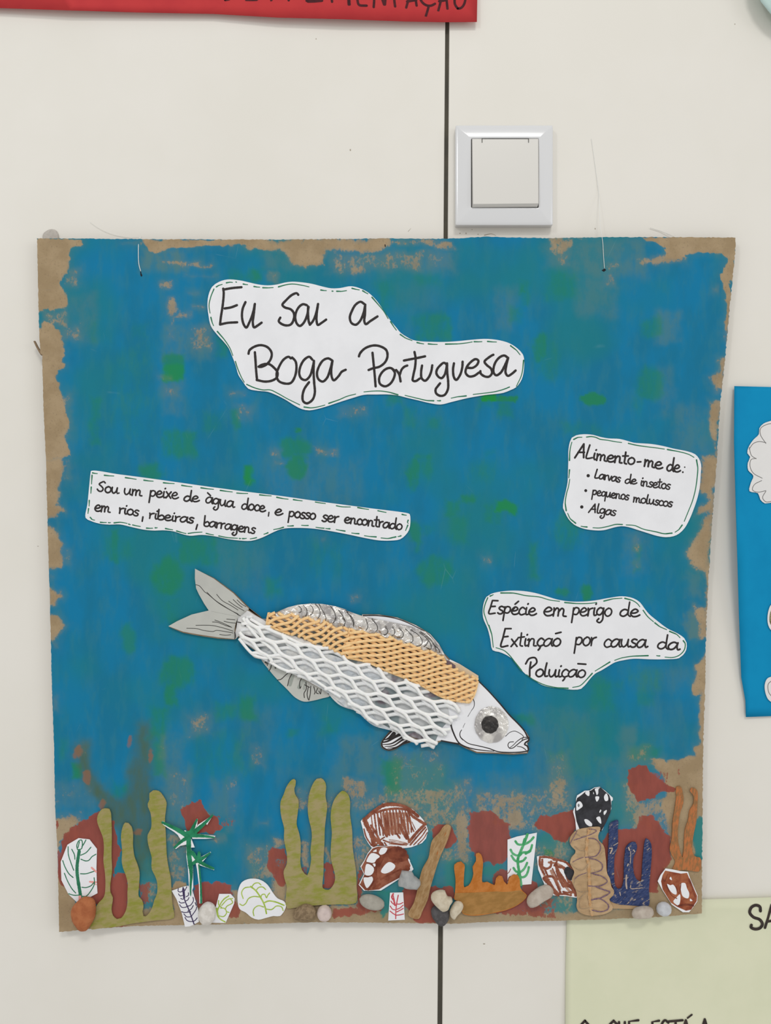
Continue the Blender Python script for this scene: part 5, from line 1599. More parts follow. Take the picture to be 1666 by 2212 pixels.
mm = MB()
mm.sheet(foil_o, cb1 + .0003, cb1 + .0004, foil_fn, 6.5, .45)
foil = mm.build('foil_back_fin', M['foil'], fish)
mm = MB()
fz = cb1 + .0019
for cr, st in [(cG, s_) for s_ in ([(1155, 375), (1180, 400), (1175, 425), (1155, 430)], [(1195, 368), (1220, 400), (1222, 440), (1210, 460)], [(1250, 362), (1275, 400), (1265, 440), (1250, 450)], [(1290, 358), (1325, 400), (1330, 450), (1310, 480)], [(1320, 358), (1350, 410), (1380, 470), (1375, 505)],
                                  [(1415, 375), (1450, 430), (1460, 480), (1440, 515)], [(1480, 405), (1520, 460), (1535, 510), (1525, 540)], [(1545, 410), (1585, 470), (1605, 520), (1605, 550)])] + [(cH, s_) for s_ in (
        [(35, 85), (80, 130), (95, 170), (90, 210)], [(0, 130), (20, 160), (15, 200)], [(190, 140), (205, 180), (205, 215), (190, 235)], [(240, 140), (280, 190), (285, 230), (270, 245)], [(345, 205), (370, 230), (360, 265), (335, 270)], [(410, 210), (430, 240), (420, 270), (400, 278)],
        [(460, 215), (495, 250), (490, 290), (445, 295)], [(515, 220), (570, 280), (575, 320), (540, 342), (508, 330)], [(560, 230), (620, 270), (655, 320), (645, 350), (585, 368)], [(630, 250), (690, 300), (725, 350), (720, 390), (685, 375)], [(640, 245), (720, 310), (760, 370), (765, 400)], [(700, 320), (690, 350), (665, 370)], [(740, 340), (795, 400), (795, 415)])]:
    q = cr(st)
    mm.tube([(x, y, fz) for x, y in catmull(q, 2.5)], .62, 5)
mm.build('pen_curls', M['fineink'], foil, kind='stuff')

# foil eye
ex, ey = cH([(1220, 1005)])[0]
mm = MB()
eo = [(ex + 36.5 * math.cos(a / 40 * 6.2832) * (1 + .015 * math.sin(a * 2.3)), ey + 39.5 * math.sin(a / 40 * 6.2832) * (1 + .015 * math.cos(a * 1.7))) for a in range(40)]
mm.sheet(eo, pz + .0003, pz + .0011, lambda x, y: (.0012 * (1 - min(1, math.hypot(x - ex, y - ey) / 38) ** 3)) + random.Random(int(x * 7) * 13 + int(y * 11)).uniform(-.00035, .00035), 4.5, .4)
eye = mm.build('eye', M['foil'], fish)
px_, py_ = cH([(1207, 1005)])[0]
mm = MB()
po = [(px_ + 18.5 * math.cos(a / 30 * 6.2832) * (1 + .03 * math.sin(a * 2.1)), py_ + 19 * math.sin(a / 30 * 6.2832) * (1 + .03 * math.cos(a * 1.9))) for a in range(30)]
mm.sheet(po, pz + .0012, pz + .0024, lambda x, y: .0004 + random.Random(int(x * 9) * 13 + int(y * 5)).uniform(-.0003, .0004), 3.6, .4)
mm.build('pupil', M['black_foil'], eye)


def runs(poly, pts):
    out, cur = [], []
    for p in pts:
        if inside(poly, p[0], p[1]):
            cur.append(p)
        else:
            if len(cur) > 3:
                out.append(cur)
            cur = []
    if len(cur) > 3:
        out.append(cur)
    return out


def net_part(name, label=None):
    o = bpy.data.objects.new(name, None)
    COL.objects.link(o)
    o.empty_display_size = .01
    o.parent = fish
    if label:
        o['label'] = label
    return o


def strand(root, poly, pts, r, z, h, mat, fall=30, n=8, flat=.8):
    c = 0
    for run in runs(poly, pts):
        q = [(x, y, z + h * min(1, edge_dist(poly, x, y) / fall) ** .6) for x, y in run]
        m_ = MB()
        m_.tube(q, r, n, None, flat)
        m_.build('strand', mat, root, True)
        c += 1
    return c


# white foam net: diamond lattice of welded strands in two layers
wn = net_part('white_foam_net', 'white foam fruit net with wide diamond holes')
wpoly = cG([(668, 560), (735, 430), (900, 530), (1000, 590), (1200, 670), (1400, 715), (1500, 775), (1666, 822)]) + cH([(40, 470), (200, 500), (300, 545), (500, 622), (650, 685), (760, 755), (870, 815), (975, 865), (955, 940), (895, 1000), (885, 1050), (820, 1120), (800, 1140), (745, 1200), (690, 1205), (590, 1155), (440, 1085), (370, 1025), (240, 995), (90, 870), (0, 838)]) + cG([(1560, 1190), (1400, 1070), (1200, 965), (1060, 920), (930, 830), (850, 805), (770, 775), (740, 720), (680, 660)])
e1 = np.array([132.0, 127.0]) / 3.7864
e2 = np.array([180.0, 20.0]) / 3.7864
c0 = np.array(cH([(495, 835)])[0])


def lattice(root, origin, r, z, h, mat, amp=.05, seed=1, poly=None):
    rr = random.Random(seed)
    l1, l2 = np.linalg.norm(e1), np.linalg.norm(e2)
    n1 = np.array([-e1[1], e1[0]]) / l1
    n2 = np.array([-e2[1], e2[0]]) / l2
    if n1 @ e2 < 0:
        n1 = -n1
    if n2 @ e1 < 0:
        n2 = -n2
    N0 = origin + (e1 + e2) / 2
    for a, b, nn, l in ((e1, e2, n1, l1), (e2, e1, n2, l2)):
        for j in range(-16, 17):
            pts = []
            ph = rr.uniform(-.3, .3)
            for t in np.arange(-14, 14, 1 / 13):
                p = N0 + a * t + b * j + nn * (amp * l * math.sin(2 * math.pi * t)) + nn * (1.1 * math.sin(t * 1.7 + ph * 9))
                pts.append((float(p[0]), float(p[1])))
            strand(root, poly or wpoly, pts, r * rr.uniform(.92, 1.08), z + (.0002 if a is e1 else 0), h, mat)


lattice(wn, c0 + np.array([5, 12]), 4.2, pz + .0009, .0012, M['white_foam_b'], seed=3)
lattice(wn, c0, 3.7, pz + .0024, .0022, M['white_foam'], seed=2)
# selvedge of the white net along the belly and back
mm = MB()
bel = cG([(745, 560), (800, 640), (880, 720), (1000, 800)])
for st, r_ in ((cG([(668, 640), (745, 735), (790, 775), (880, 800), (960, 790), (1010, 800)]), 3.2), (cG([(920, 830), (1000, 880), (1080, 910), (1200, 930), (1300, 990), (1420, 1070), (1500, 1120)]), 3.0), (cG([(700, 470), (760, 560), (830, 640), (930, 720), (1010, 800), (1120, 880)]), 3.6), (cG([(760, 480), (900, 560), (1040, 620), (1200, 690), (1400, 720)]), 3.4)):
    mm.tube([(x, y, pz + .003) for x, y in catmull(st, 4)], r_, 8, None, .8)
mm.build('net_edge', M['white_foam'], wn, True)

# apricot foam net in two pieces
L1 = cG([(912, 428), (1010, 430), (1100, 440), (1250, 470), (1400, 510), (1566, 562), (1560, 600), (1666, 660), (1640, 700), (1545, 808), (1480, 760), (1400, 725), (1290, 685), (1180, 640), (1090, 608), (1000, 575), (895, 528)])
L2 = cH([(60, 212), (250, 258), (400, 286), (550, 345), (700, 395), (872, 462), (840, 480), (930, 540), (1000, 575), (1112, 640), (1105, 670), (1075, 760), (1040, 826), (920, 810), (800, 772), (700, 715), (600, 660), (470, 608), (350, 560), (200, 493), (30, 455), (0, 380), (30, 330)])


def orange(root, poly, dirf, sp_f, dirb, sp_b, z, h, wob, per, wobb=0.0):
    x0, y0, x1, y1 = bbox(poly)
    cx, cy = (x0 + x1) / 2, (y0 + y1) / 2
    for k, (ang, sp, zz, wb, mat_r) in enumerate(((dirb, sp_b, z, wobb, 3.4), (dirf, sp_f, z + .0017, wob, 3.3))):
        dx, dy = math.cos(ang), math.sin(ang)
        nx, ny = -dy, dx
        for j in range(-40, 41):
            pts = []
            jt = rnd.uniform(-.6, .6)
            for i in range(-90, 91):
                t = i * 2.4
                w_ = wb * math.sin(t / per * 2 * math.pi + j * 0.35)
                pts.append((cx + dx * t + nx * (j * sp + w_ + jt), cy + dy * t + ny * (j * sp + w_ + jt) - .0006 * t * t * (1 if k else 0)))
            strand(root, poly, pts, mat_r, zz, h, M['orange_foam'], 22)


o1 = net_part('apricot_net_rear', 'apricot foam net piece towards the tail, pulled open')
orange(o1, L1, math.radians(-27), 13.0, math.radians(33), 12.5, pz + .0010, .0016, 2.6, 62)
o2 = net_part('apricot_net_front', 'apricot foam net piece nearer the head, closely packed')
orange(o2, L2, math.radians(-11), 10.8, math.radians(31), 9.6, pz + .0012, .0018, 1.2, 90)
mm = MB()
for st in (cG([(912, 428), (900, 480), (895, 528)]), cG([(895, 528), (1000, 575), (1090, 608)]), cH([(60, 215), (50, 262), (35, 330), (0, 380), (30, 455)]), cH([(30, 455), (200, 493), (350, 560), (470, 608), (600, 660), (700, 715), (800, 772), (920, 808), (1040, 824)]), cH([(1108, 648), (1078, 760), (1040, 824)])):
    mm.tube([(x, y, pz + .0022) for x, y in catmull(st, 4)], 2.4, 8, None, .8)
mm.build('net_hem', M['orange_foam'], o2, True)

# ------------------------------------------------------------------ seabed cut-outs
def cutout(name, label, cat, outline, mat, d0=.0002, d1=.0009, smooth=True, fn=None, grid=None, part='sheet', step=5):
    px, py = centre(outline)
    root = thing(name, label, cat, px, py, BF + d0)
    o_ = catmull(outline, step, True) if smooth else outline
    mm = MB()
    mm.sheet(o_, BF + d0, BF + d1, fn, grid, .3)
    mm.build(part, mat, root)
    return root, BF + d1


def ink(root, strokes, crop, w, z, mat, name='ink_lines', wob=.08):
    mm = MB()
    for st in strokes:
        ww, w1 = w, None
        if isinstance(st, tuple):
            st, ww = st[0], st[1]
        mm.ribbon(crop(st), ww, z + .00006, w1, wob=wob)
    return mm.build(name, mat, root, kind='stuff')


wavy = lambda k: (lambda x, y: .0006 * math.sin(x * .05 + k) * math.cos(y * .035 + k * 2))
kelp1 = cI([(395, 1510), (460, 1275), (530, 1190), (545, 1080), (540, 950), (525, 830), (530, 700), (520, 600), (490, 520), (465, 450), (462, 400), (480, 350), (515, 312), (585, 315), (598, 350), (605, 450), (608, 600), (605, 780), (610, 930), (592, 1080), (595, 1150), (618, 1200), (612, 1260), (605, 1320), (620, 1380), (660, 1415), (700, 1405), (735, 1360), (755, 1310), (765, 1250), (765, 1150), (768, 1060), (750, 980), (720, 900), (708, 830), (712, 740), (705, 650), (700, 590), (715, 500), (740, 450), (775, 455), (805, 490), (820, 560), (820, 680), (835, 790), (865, 870), (885, 950), (880, 1080), (878, 1190), (910, 1225), (925, 1290), (915, 1340), (925, 1385), (945, 1388), (985, 1350), (1015, 1290), (1035, 1220), (1060, 1160), (1062, 1050), (1040, 980), (1010, 920), (1005, 860), (1008, 800), (990, 730), (970, 650), (968, 570), (1000, 510), (1005, 430), (995, 350), (970, 290), (968, 260), (985, 220), (985, 155), (1020, 128), (1080, 135), (1120, 180), (1155, 250), (1150, 320), (1140, 410), (1148, 560), (1160, 800), (1180, 920), (1198, 1010), (1205, 1150), (1215, 1270), (1230, 1400), (1190, 1415), (1060, 1425), (940, 1440), (800, 1460), (650, 1490), (500, 1505)])
kelp2 = cJ([(835, 1400), (820, 1360), (825, 1250), (830, 1180), (808, 1100), (800, 1030), (830, 960), (832, 860), (815, 770), (803, 700), (805, 600), (780, 500), (768, 420), (770, 330), (800, 260), (830, 180), (880, 115), (905, 105), (922, 125), (918, 170), (907, 200), (915, 260), (945, 310), (950, 360), (940, 450), (930, 560), (955, 650), (970, 740), (970, 850), (968, 950), (985, 1020), (1010, 1055), (1035, 1070), (1050, 1040), (1065, 980), (1075, 900), (1068, 830), (1082, 680), (1075, 600), (1055, 520), (1042, 430), (1045, 340), (1060, 240), (1090, 160), (1130, 105), (1175, 98), (1210, 130), (1225, 180), (1218, 270), (1235, 380), (1225, 480), (1212, 600), (1208, 750), (1200, 900), (1198, 1050), (1190, 1130), (1193, 1200), (1250, 1215), (1300, 1160), (1315, 1090), (1300, 1010), (1278, 930), (1270, 850), (1275, 740), (1282, 650), (1270, 480), (1285, 370), (1320, 290), (1385, 225), (1410, 230), (1450, 270), (1465, 340), (1463, 450), (1485, 620), (1490, 780), (1505, 900), (1525, 1040), (1530, 1180), (1537, 1290), (1525, 1340), (1480, 1355), (1300, 1360), (1100, 1370), (900, 1395)])
cutout('paper_kelp', 'olive green cut-out seaweed with three wavy fingers at the left, next to the terracotta stone', 'paper seaweed', kelp1, M['olive'], .0012, .0020, True, wavy(1), 9)
cutout('paper_kelp', 'olive green cut-out seaweed with three thick fingers, left of the two brown paper rocks', 'paper seaweed', kelp2, M['olive_b'], .0012, .0020, True, wavy(2), 9)

# leaf card at far left
r_, z_ = cutout('leaf_drawing', 'white cut-out leaf drawing with dark green veins above the terracotta stone', 'paper leaf', cI([(275, 605), (385, 617), (460, 712), (455, 900), (458, 1040), (465, 1155), (400, 1190), (330, 1205), (260, 1245), (175, 1165), (105, 1025), (98, 840), (165, 670)]), M['paper_hi'], .0006, .0010, False, part='paper')
ink(r_, [([(283, 735), (272, 800), (262, 880), (262, 950), (270, 1020), (285, 1110), (298, 1195)], 7), [(172, 690), (175, 770), (200, 850), (228, 925)], [(208, 715), (235, 770), (240, 815)], [(118, 828), (140, 890), (180, 960), (222, 998)], [(135, 955), (165, 1030), (210, 1110), (248, 1153)], [(178, 1160), (230, 1175), (300, 1172)], [(298, 775), (350, 750), (400, 695)],
         [(300, 815), (350, 832), (380, 825), (410, 790), (450, 765)], [(295, 960), (350, 960), (432, 935)], [(310, 1095), (350, 1098), (400, 1080), (432, 1045)], [(432, 1000), (435, 1060), (400, 1130), (350, 1185), (310, 1185)], [(265, 715), (258, 680), (280, 630), (305, 622), (315, 660), (305, 710), (268, 720)], [(310, 690), (330, 660), (350, 622)], [(285, 640), (270, 700)]], cI, 2.1, z_, M['green_ink'], 'green_veins')
ink(r_, [([(408, 900), (452, 940)], 4), ([(390, 1040), (450, 1045)], 4), ([(410, 1050), (455, 1070)], 2), ([(290, 1188), (290, 1220)], 6)], cI, 3, z_, M['pink_ink'], 'pink_marks')

# palm-like plant
pr = thing('palm_drawing', 'dark green spiky palm-like paper plant with two star-shaped heads', 'paper plant', 410, 1850, BF + .001)
mm = MB()
pz0, pz1 = BF + .0022, BF + .0026
palm_paper = [[(75, 285), (90, 275), (330, 400), (470, 480), (500, 560), (410, 600), (360, 520), (300, 470), (180, 395), (100, 340)], [(570, 450), (700, 235), (715, 240), (705, 350), (640, 480)], [(640, 470), (720, 340), (860, 250), (985, 160), (985, 175), (880, 345), (860, 320), (690, 480)],
              [(600, 490), (860, 520), (1028, 540), (1000, 578), (850, 590), (620, 590)], [(530, 560), (420, 590), (300, 750), (330, 770), (400, 715), (520, 690)], [(590, 580), (600, 590), (660, 742), (592, 745)], [(465, 480), (480, 440), (510, 450), (520, 500)],
              [(515, 560), (595, 560), (598, 800), (630, 1100), (635, 1450), (585, 1605), (560, 1420), (540, 1100), (512, 900)], [(545, 850), (600, 790), (690, 910), (680, 980), (550, 1080)], [(720, 830), (760, 840), (765, 900), (720, 950)], [(740, 930), (940, 820), (948, 835), (790, 1010), (730, 1020)],
              [(700, 1000), (1000, 1110), (1005, 1145), (730, 1050)], [(680, 1020), (740, 1020), (770, 1300), (795, 1730), (745, 1735), (735, 1400), (700, 1120)]]
for o_ in palm_paper:
    mm.sheet(cQ(o_), pz0, pz1 + rnd.uniform(0, .00006))
mm.build('paper', M['paper_hi'], pr)
mm = MB()
for st, w0, w1 in (([(90, 300), (300, 400), (540, 535)], 4.0, 9), ([(700, 250), (640, 380), (580, 520)], 3, 9), ([(975, 175), (820, 330), (620, 500)], 3, 9), ([(1000, 565), (850, 545), (600, 525)], 2.6, 8), ([(305, 745), (420, 640), (560, 550)], 3.5, 7), ([(555, 560), (555, 700), (560, 850), (590, 1100)], 8, 8),
                  ([(590, 1050), (600, 1250), (590, 1400), (588, 1590)], 7, 2), ([(560, 870), (600, 830), (700, 950)], 8, 6), ([(560, 1065), (640, 1020), (730, 950)], 4, 7), ([(738, 835), (735, 900), (730, 960)], 4.5, 7), ([(930, 840), (840, 910), (730, 970)], 2.6, 8), ([(990, 1115), (860, 1060), (730, 985)], 4, 7),
                  ([(735, 1050), (750, 1200), (768, 1400), (775, 1720)], 2.6, 3.6), ([(500, 480), (540, 470), (620, 470)], 3, 6), ([(520, 540), (640, 500)], 8, 8)):
    mm.ribbon(cQ(st), w0 * 1.3, pz1 + .00014, w1 * 1.25, wob=.08)
mm.build('green_ink', M['green_deep'], pr, kind='stuff')

# purple sprig
r_, z_ = cutout('purple_sprig_drawing', 'narrow white slip with a purple sprig drawing beneath the palm stem', 'paper slip', cQ([(253, 1510), (450, 1440), (545, 1420), (620, 1505), (725, 1850), (735, 2060), (640, 2110), (570, 2140), (490, 2146), (430, 1900), (340, 1660)]), M['paper_hi'], .0006, .0010, False, part='paper')
ink(r_, [([(455, 1450), (470, 1620), (510, 1740), (560, 1850), (600, 1960), (650, 2100)], 2.6), ([(460, 1480), (475, 1630)], 5), [(370, 1470), (370, 1520), (420, 1530), (460, 1490)], [(520, 1440), (490, 1500), (470, 1520)], [(375, 1565), (400, 1600), (450, 1590)], [(550, 1545), (550, 1590), (510, 1615)], [(415, 1645), (450, 1660), (480, 1640)],
         [(560, 1630), (540, 1670), (500, 1690)], [(385, 1700), (410, 1725), (480, 1720)], [(630, 1625), (640, 1680), (580, 1770), (530, 1780)], [(395, 1755), (430, 1800), (480, 1805), (550, 1780)], [(635, 1770), (600, 1830), (540, 1870)], [(430, 1880), (480, 1895), (590, 1880)], [(700, 1790), (680, 1850), (610, 1950)],
         [(470, 1920), (520, 1970), (590, 1970)], [(490, 1980), (520, 2030), (590, 2055), (660, 2040), (705, 1990)], ([(670, 1720), (690, 1770)], 2.2)], cQ, 1.9, z_, M['purple_ink'], 'purple_lines')

# small lime sketch and fan card
r_, z_ = cutout('lime_sprig_drawing', 'small white slip with a lime green sprig, right of the milky white pebble', 'paper slip', cJ([(155, 1255), (270, 1255), (310, 1300), (305, 1350), (220, 1545), (75, 1542), (100, 1450), (118, 1400)]), M['paper_hi'], .0004, .0008, False, part='paper')
ink(r_, [([(250, 1275), (200, 1310), (160, 1370), (135, 1450), (160, 1500), (215, 1535)], 2.8), [(150, 1320), (150, 1360), (180, 1390)], [(290, 1300), (240, 1310), (180, 1370)], [(265, 1300), (290, 1340), (230, 1380), (215, 1410)], [(170, 1395), (210, 1400), (230, 1440), (200, 1480), (140, 1470)], [(225, 1430), (255, 1440)], ([(130, 1400), (140, 1460)], 4)], cJ, 2.2, z_, M['lime_ink'], 'lime_lines')
r_, z_ = cutout('lime_fern_drawing', 'large rounded white paper with a lime green fern, left of the three-fingered olive seaweed', 'paper drawing', cJ([(380, 1140), (440, 1108), (520, 1103), (580, 1120), (640, 1165), (690, 1240), (740, 1300), (805, 1330), (825, 1372), (765, 1475), (700, 1475), (620, 1495), (545, 1512), (480, 1490), (420, 1440), (360, 1405), (340, 1330), (345, 1220)]), M['paper_hi'], .0006, .0010, True, part='paper')
ink(r_, [([(470, 1180), (520, 1220), (570, 1290), (610, 1370), (628, 1450)], 3.2), [(470, 1185), (410, 1195), (380, 1240), (395, 1300)], [(480, 1185), (510, 1150), (550, 1145), (573, 1165)], [(525, 1220), (550, 1190), (590, 1185), (620, 1210)], [(560, 1285), (500, 1280), (450, 1300), (420, 1350), (390, 1370), (362, 1355)],
         [(572, 1300), (580, 1265), (610, 1258), (630, 1295), (640, 1270), (660, 1245)], ([(600, 1345), (650, 1325), (720, 1335), (803, 1368)], 3), [(600, 1385), (550, 1372), (510, 1395), (495, 1430), (503, 1472)], [(620, 1405), (680, 1410), (730, 1375), (780, 1385), (795, 1420)]], cJ, 2.3, z_, M['lime_ink'], 'lime_lines')

# brown paper rocks
rk1 = cR([(75, 430), (100, 395), (200, 320), (330, 220), (470, 112), (600, 120), (700, 145), (830, 165), (950, 215), (1050, 300), (1140, 400), (1200, 500), (1225, 590), (1190, 720), (1120, 800), (940, 870), (800, 888), (640, 860), (500, 840), (360, 830), (265, 885), (200, 800), (140, 690), (110, 560)])
r_, z_ = cutout('striped_paper_rock', 'upper white paper rock filled with brown vertical marker scribbles', 'paper rock', rk1, M['paper_hi'], .0006, .0010, False, part='paper')
mm = MB()
sr = random.Random(21)
for k in range(13):     # bands that follow the shape
    t = k / 12
    mm.ribbon(cR([(250 + 640 * t, 270 - 40 * math.sin(t * 3.1)), (270 + 660 * t, 460), (300 + 640 * t, 640 + 30 * math.sin(t * 5))]), sr.uniform(2.0, 4.2), z_ + .00006 + k * 2e-6, wob=.2)
for st, w_ in (([(140, 400), (300, 260), (480, 150), (650, 140)], 8), ([(340, 280), (500, 230), (700, 210), (850, 230)], 5), ([(140, 400), (180, 500), (260, 650), (300, 830)], 10), ([(220, 560), (300, 700), (440, 830)], 8), ([(250, 500), (330, 620), (400, 760)], 5), ([(600, 130), (800, 170), (930, 240), (1050, 340)], 7), ([(880, 240), (960, 340), (1080, 420), (1180, 480)], 6), ([(1150, 500), (1050, 600), (900, 780)], 6), ([(1180, 530), (1080, 640), (920, 830)], 3.5), ([(1200, 560), (1120, 680), (980, 830)], 2.5),
              ([(1210, 620), (1150, 720), (1050, 820)], 2), ([(460, 750), (600, 800), (790, 830)], 3), ([(600, 790), (740, 820), (880, 815)], 2.4), ([(480, 790), (520, 850)], 3), ([(380, 380), (440, 520), (520, 680)], 6), ([(480, 330), (520, 500), (540, 650)], 5), ([(740, 260), (790, 430), (860, 640), (900, 760)], 5), ([(740, 490), (800, 620), (860, 720)], 6), ([(860, 300), (920, 460), (980, 600)], 3), ([(130, 560), (170, 700), (260, 840)], 3), ([(320, 850), (420, 740), (480, 700)], 3), ([(950, 440), (1010, 570)], 1.6), ([(690, 640), (740, 710)], 4)):
    mm.ribbon(cR(st), w_, z_ + .0001 + sr.uniform(0, 3e-5), wob=.15)
mm.build('brown_scribble', M['brown_ink'], r_, kind='stuff')
mm = MB()
for k in range(9):
    mm.ribbon(cR([(450 + 52 * k, 290), (475 + 50 * k, 450), (510 + 48 * k, 640)]), 4.6, z_ + .00004, wob=.2)
for k in range(4):
    mm.ribbon(cR([(560, 740 + 25 * k), (700, 760 + 22 * k), (860, 800 + 14 * k)]), 1.5, z_ + .00004, wob=.2)
mm.build('faded_scribble', M['brown_pale'], r_, kind='stuff')

rk2 = cR([(270, 880), (360, 850), (480, 855), (600, 845), (650, 850), (740, 838), (800, 900), (880, 1030), (975, 1245), (930, 1300), (720, 1420), (420, 1610), (270, 1610), (130, 1612), (40, 1510), (130, 1330), (70, 1200), (140, 1090), (190, 980)])
rk2i = cR([(280, 890), (370, 858), (480, 860), (600, 850), (650, 855), (700, 880), (800, 930), (860, 1040), (925, 1180), (900, 1270), (720, 1400), (500, 1520), (390, 1590), (260, 1605), (150, 1605), (60, 1510), (140, 1330), (85, 1210), (145, 1100), (195, 990)])
r_, z_ = cutout('spotted_paper_rock', 'lower dark brown paper rock with white oval windows, left of the pale grey stone', 'paper rock', rk2, M['paper_hi'], .0012, .0016, False, part='paper')
mm = MB()
mm.fill(rk2i, z_ + .00005)
mm.build('brown_ink', M['brown_ink'], r_)
mm = MB()
for st, w_ in (([(560, 950), (700, 900), (820, 960)], 12), ([(600, 1020), (720, 1000), (840, 1030)], 14), ([(640, 1100), (760, 1080), (860, 1060)], 10), ([(400, 1050), (330, 1200), (320, 1350)], 8), ([(500, 960), (440, 1080), (380, 1200)], 5), ([(330, 1400), (250, 1520), (200, 1590)], 5), ([(420, 1420), (560, 1340), (760, 1250)], 4), ([(400, 1500), (300, 1580)], 5), ([(60, 1500), (150, 1590)], 2), ([(850, 1200), (900, 1240)], 5)):
    mm.ribbon(cR(st), w_, z_ + .0001, wob=.15)
mm.build('dark_scribble', M['brown_deep'], r_, kind='stuff')
for wnd in ([(175, 1120), (200, 1040), (260, 970), (330, 980), (400, 1030), (340, 1080), (310, 1130)], [(385, 970), (430, 880), (500, 875), (530, 885), (490, 970), (410, 998)], [(280, 945), (345, 905), (345, 950)], [(150, 1340), (150, 1240), (175, 1155), (240, 1170), (300, 1230), (290, 1300), (240, 1350)],
            [(125, 1390), (200, 1385), (265, 1370), (285, 1420), (240, 1510), (180, 1568)], [(420, 1290), (480, 1180), (550, 1125), (600, 1130), (665, 1185), (640, 1245), (490, 1320)], [(275, 1155), (325, 1150), (328, 1190), (300, 1210)], [(885, 1060), (920, 1100), (895, 1110)], [(930, 1150), (960, 1220), (930, 1230)]):
    mm = MB()
    mm.fill(catmull(cR(wnd), 3, True), z_ + .00016)
    mm.build('white_spot', M['paper_hi'], r_)
ink(r_, [[(180, 1130), (260, 1150), (310, 1230)], [(140, 1362), (200, 1372), (270, 1352)], [(270, 960), (340, 960), (410, 1010)]], cR, 1.8, z_ + .00018, M['brown_deep'], 'brown_arcs')

# red sprig slip
r_, z_ = cutout('red_sprig_drawing', 'tiny white slip with a red sprig drawing, right of the oval grey pebble', 'paper slip', cR([(575, 1648), (800, 1642), (828, 2108), (543, 2122)]), M['paper_hi'], .0004, .0008, False, part='paper')
ink(r_, [([(715, 1690), (690, 1820), (675, 1950), (672, 2090)], 2.4), ([(630, 1665), (605, 1720), (640, 1780), (660, 1860)], 3.6), [(625, 1680), (650, 1780)], [(590, 1790), (620, 1830), (670, 1860)], [(795, 1815), (740, 1840), (690, 1840)], [(578, 1875), (620, 1930), (670, 1940)], [(798, 1860), (740, 1910), (690, 1930)], [(575, 1960), (640, 2010), (680, 2030)], [(800, 1915), (740, 1950), (690, 1975)], [(805, 2010), (740, 2025), (685, 2030)]], cR, 2.2, z_, M['red_ink'], 'red_lines')

# driftwood strip, orange coral
cutout('driftwood_strip', 'long leaning brown and ochre paper strip like driftwood, right of the brown rocks', 'paper driftwood', cK([(855, 337), (893, 355), (888, 400), (850, 510), (800, 620), (770, 700), (740, 800), (710, 900), (685, 1010), (640, 1110), (600, 1188), (510, 1155), (560, 1040), (590, 930), (610, 830), (640, 730), (690, 640), (705, 560), (725, 480), (790, 410), (815, 370)]), M['drift'], .0014, .0022, True, wavy(3), 9)
# green frond card goes under the orange coral
r_, z_ = cutout('green_frond_drawing', 'upright white paper with a broad green marker frond behind the orange coral', 'paper drawing', cU([(70, 250), (280, 180), (732, 92), (605, 1248), (380, 1268), (70, 1240)]), M['paper_hi'], .0004, .0008, False, part='paper')
ink(r_, [([(515, 130), (460, 290), (370, 500), (305, 680), (310, 850), (340, 1000), (375, 1265)], 5.8), [(248, 285), (300, 350), (400, 360), (500, 330), (590, 270), (655, 195)], [(140, 475), (190, 560), (300, 605), (360, 560), (450, 530), (550, 530), (600, 450), (620, 370)], [(160, 610), (230, 710), (320, 745), (420, 720), (480, 655)],
         [(205, 885), (260, 960), (340, 980), (430, 920), (490, 820), (510, 770)], [(300, 1030), (400, 1095), (480, 1060), (530, 960), (548, 865)]], cU, 5.0, z_, M['green_bright'], 'green_frond')
ink(r_, [([(460, 240), (430, 350)], 6.2), ([(370, 560), (330, 600)], 7), ([(305, 670), (300, 740)], 6), ([(480, 560), (580, 500)], 5.5), ([(320, 960), (335, 1010)], 6.5)], cU, 5.0, z_ + .00005, plain('double_green_marker', (56, 150, 92), (70, 160, 104), 200), 'darker_overlaps')
ink(r_, [[(140, 905), (110, 970), (72, 1010)], [(130, 1070), (95, 1110), (75, 1180)]], cU, 1.6, z_ + .00003, M['brown_ink'], 'brown_twigs')
oc = cK([(925, 700), (950, 680), (985, 672), (1015, 700), (1012, 780), (1015, 905), (1050, 890), (1080, 840), (1095, 780), (1088, 720), (1118, 670), (1120, 600), (1145, 593), (1165, 610), (1182, 680), (1175, 780), (1178, 860), (1220, 855), (1250, 870), (1285, 885), (1300, 820), (1325, 798), (1355, 805), (1370, 850), (1398, 880), (1420, 820), (1460, 788), (1495, 795), (1512, 830), (1518, 900), (1540, 940), (1578, 975), (1550, 1020), (1480, 1070), (1400, 1105), (1250, 1140), (1080, 1158), (1000, 1140), (990, 1120), (1007, 1070), (980, 1030), (925, 1015), (930, 950), (935, 850)])
r_, z_ = cutout('orange_coral', 'orange crayoned paper coral with uneven prongs, right of the cream stones', 'paper coral', oc, M['orange'], .0014, .0022, True, wavy(4), 9)
low = cK([(928, 955), (1100, 950), (1300, 940), (1515, 930), (1540, 945), (1574, 976), (1550, 1017), (1480, 1066), (1400, 1101), (1250, 1136), (1080, 1154), (1002, 1136), (994, 1120), (1010, 1070), (982, 1028), (930, 1013)])
mm = MB()
mm.sheet(low, BF + .0022, BF + .00228, wavy(4), 8)
mm.build('muddy_base_band', M['orange_b'], r_)

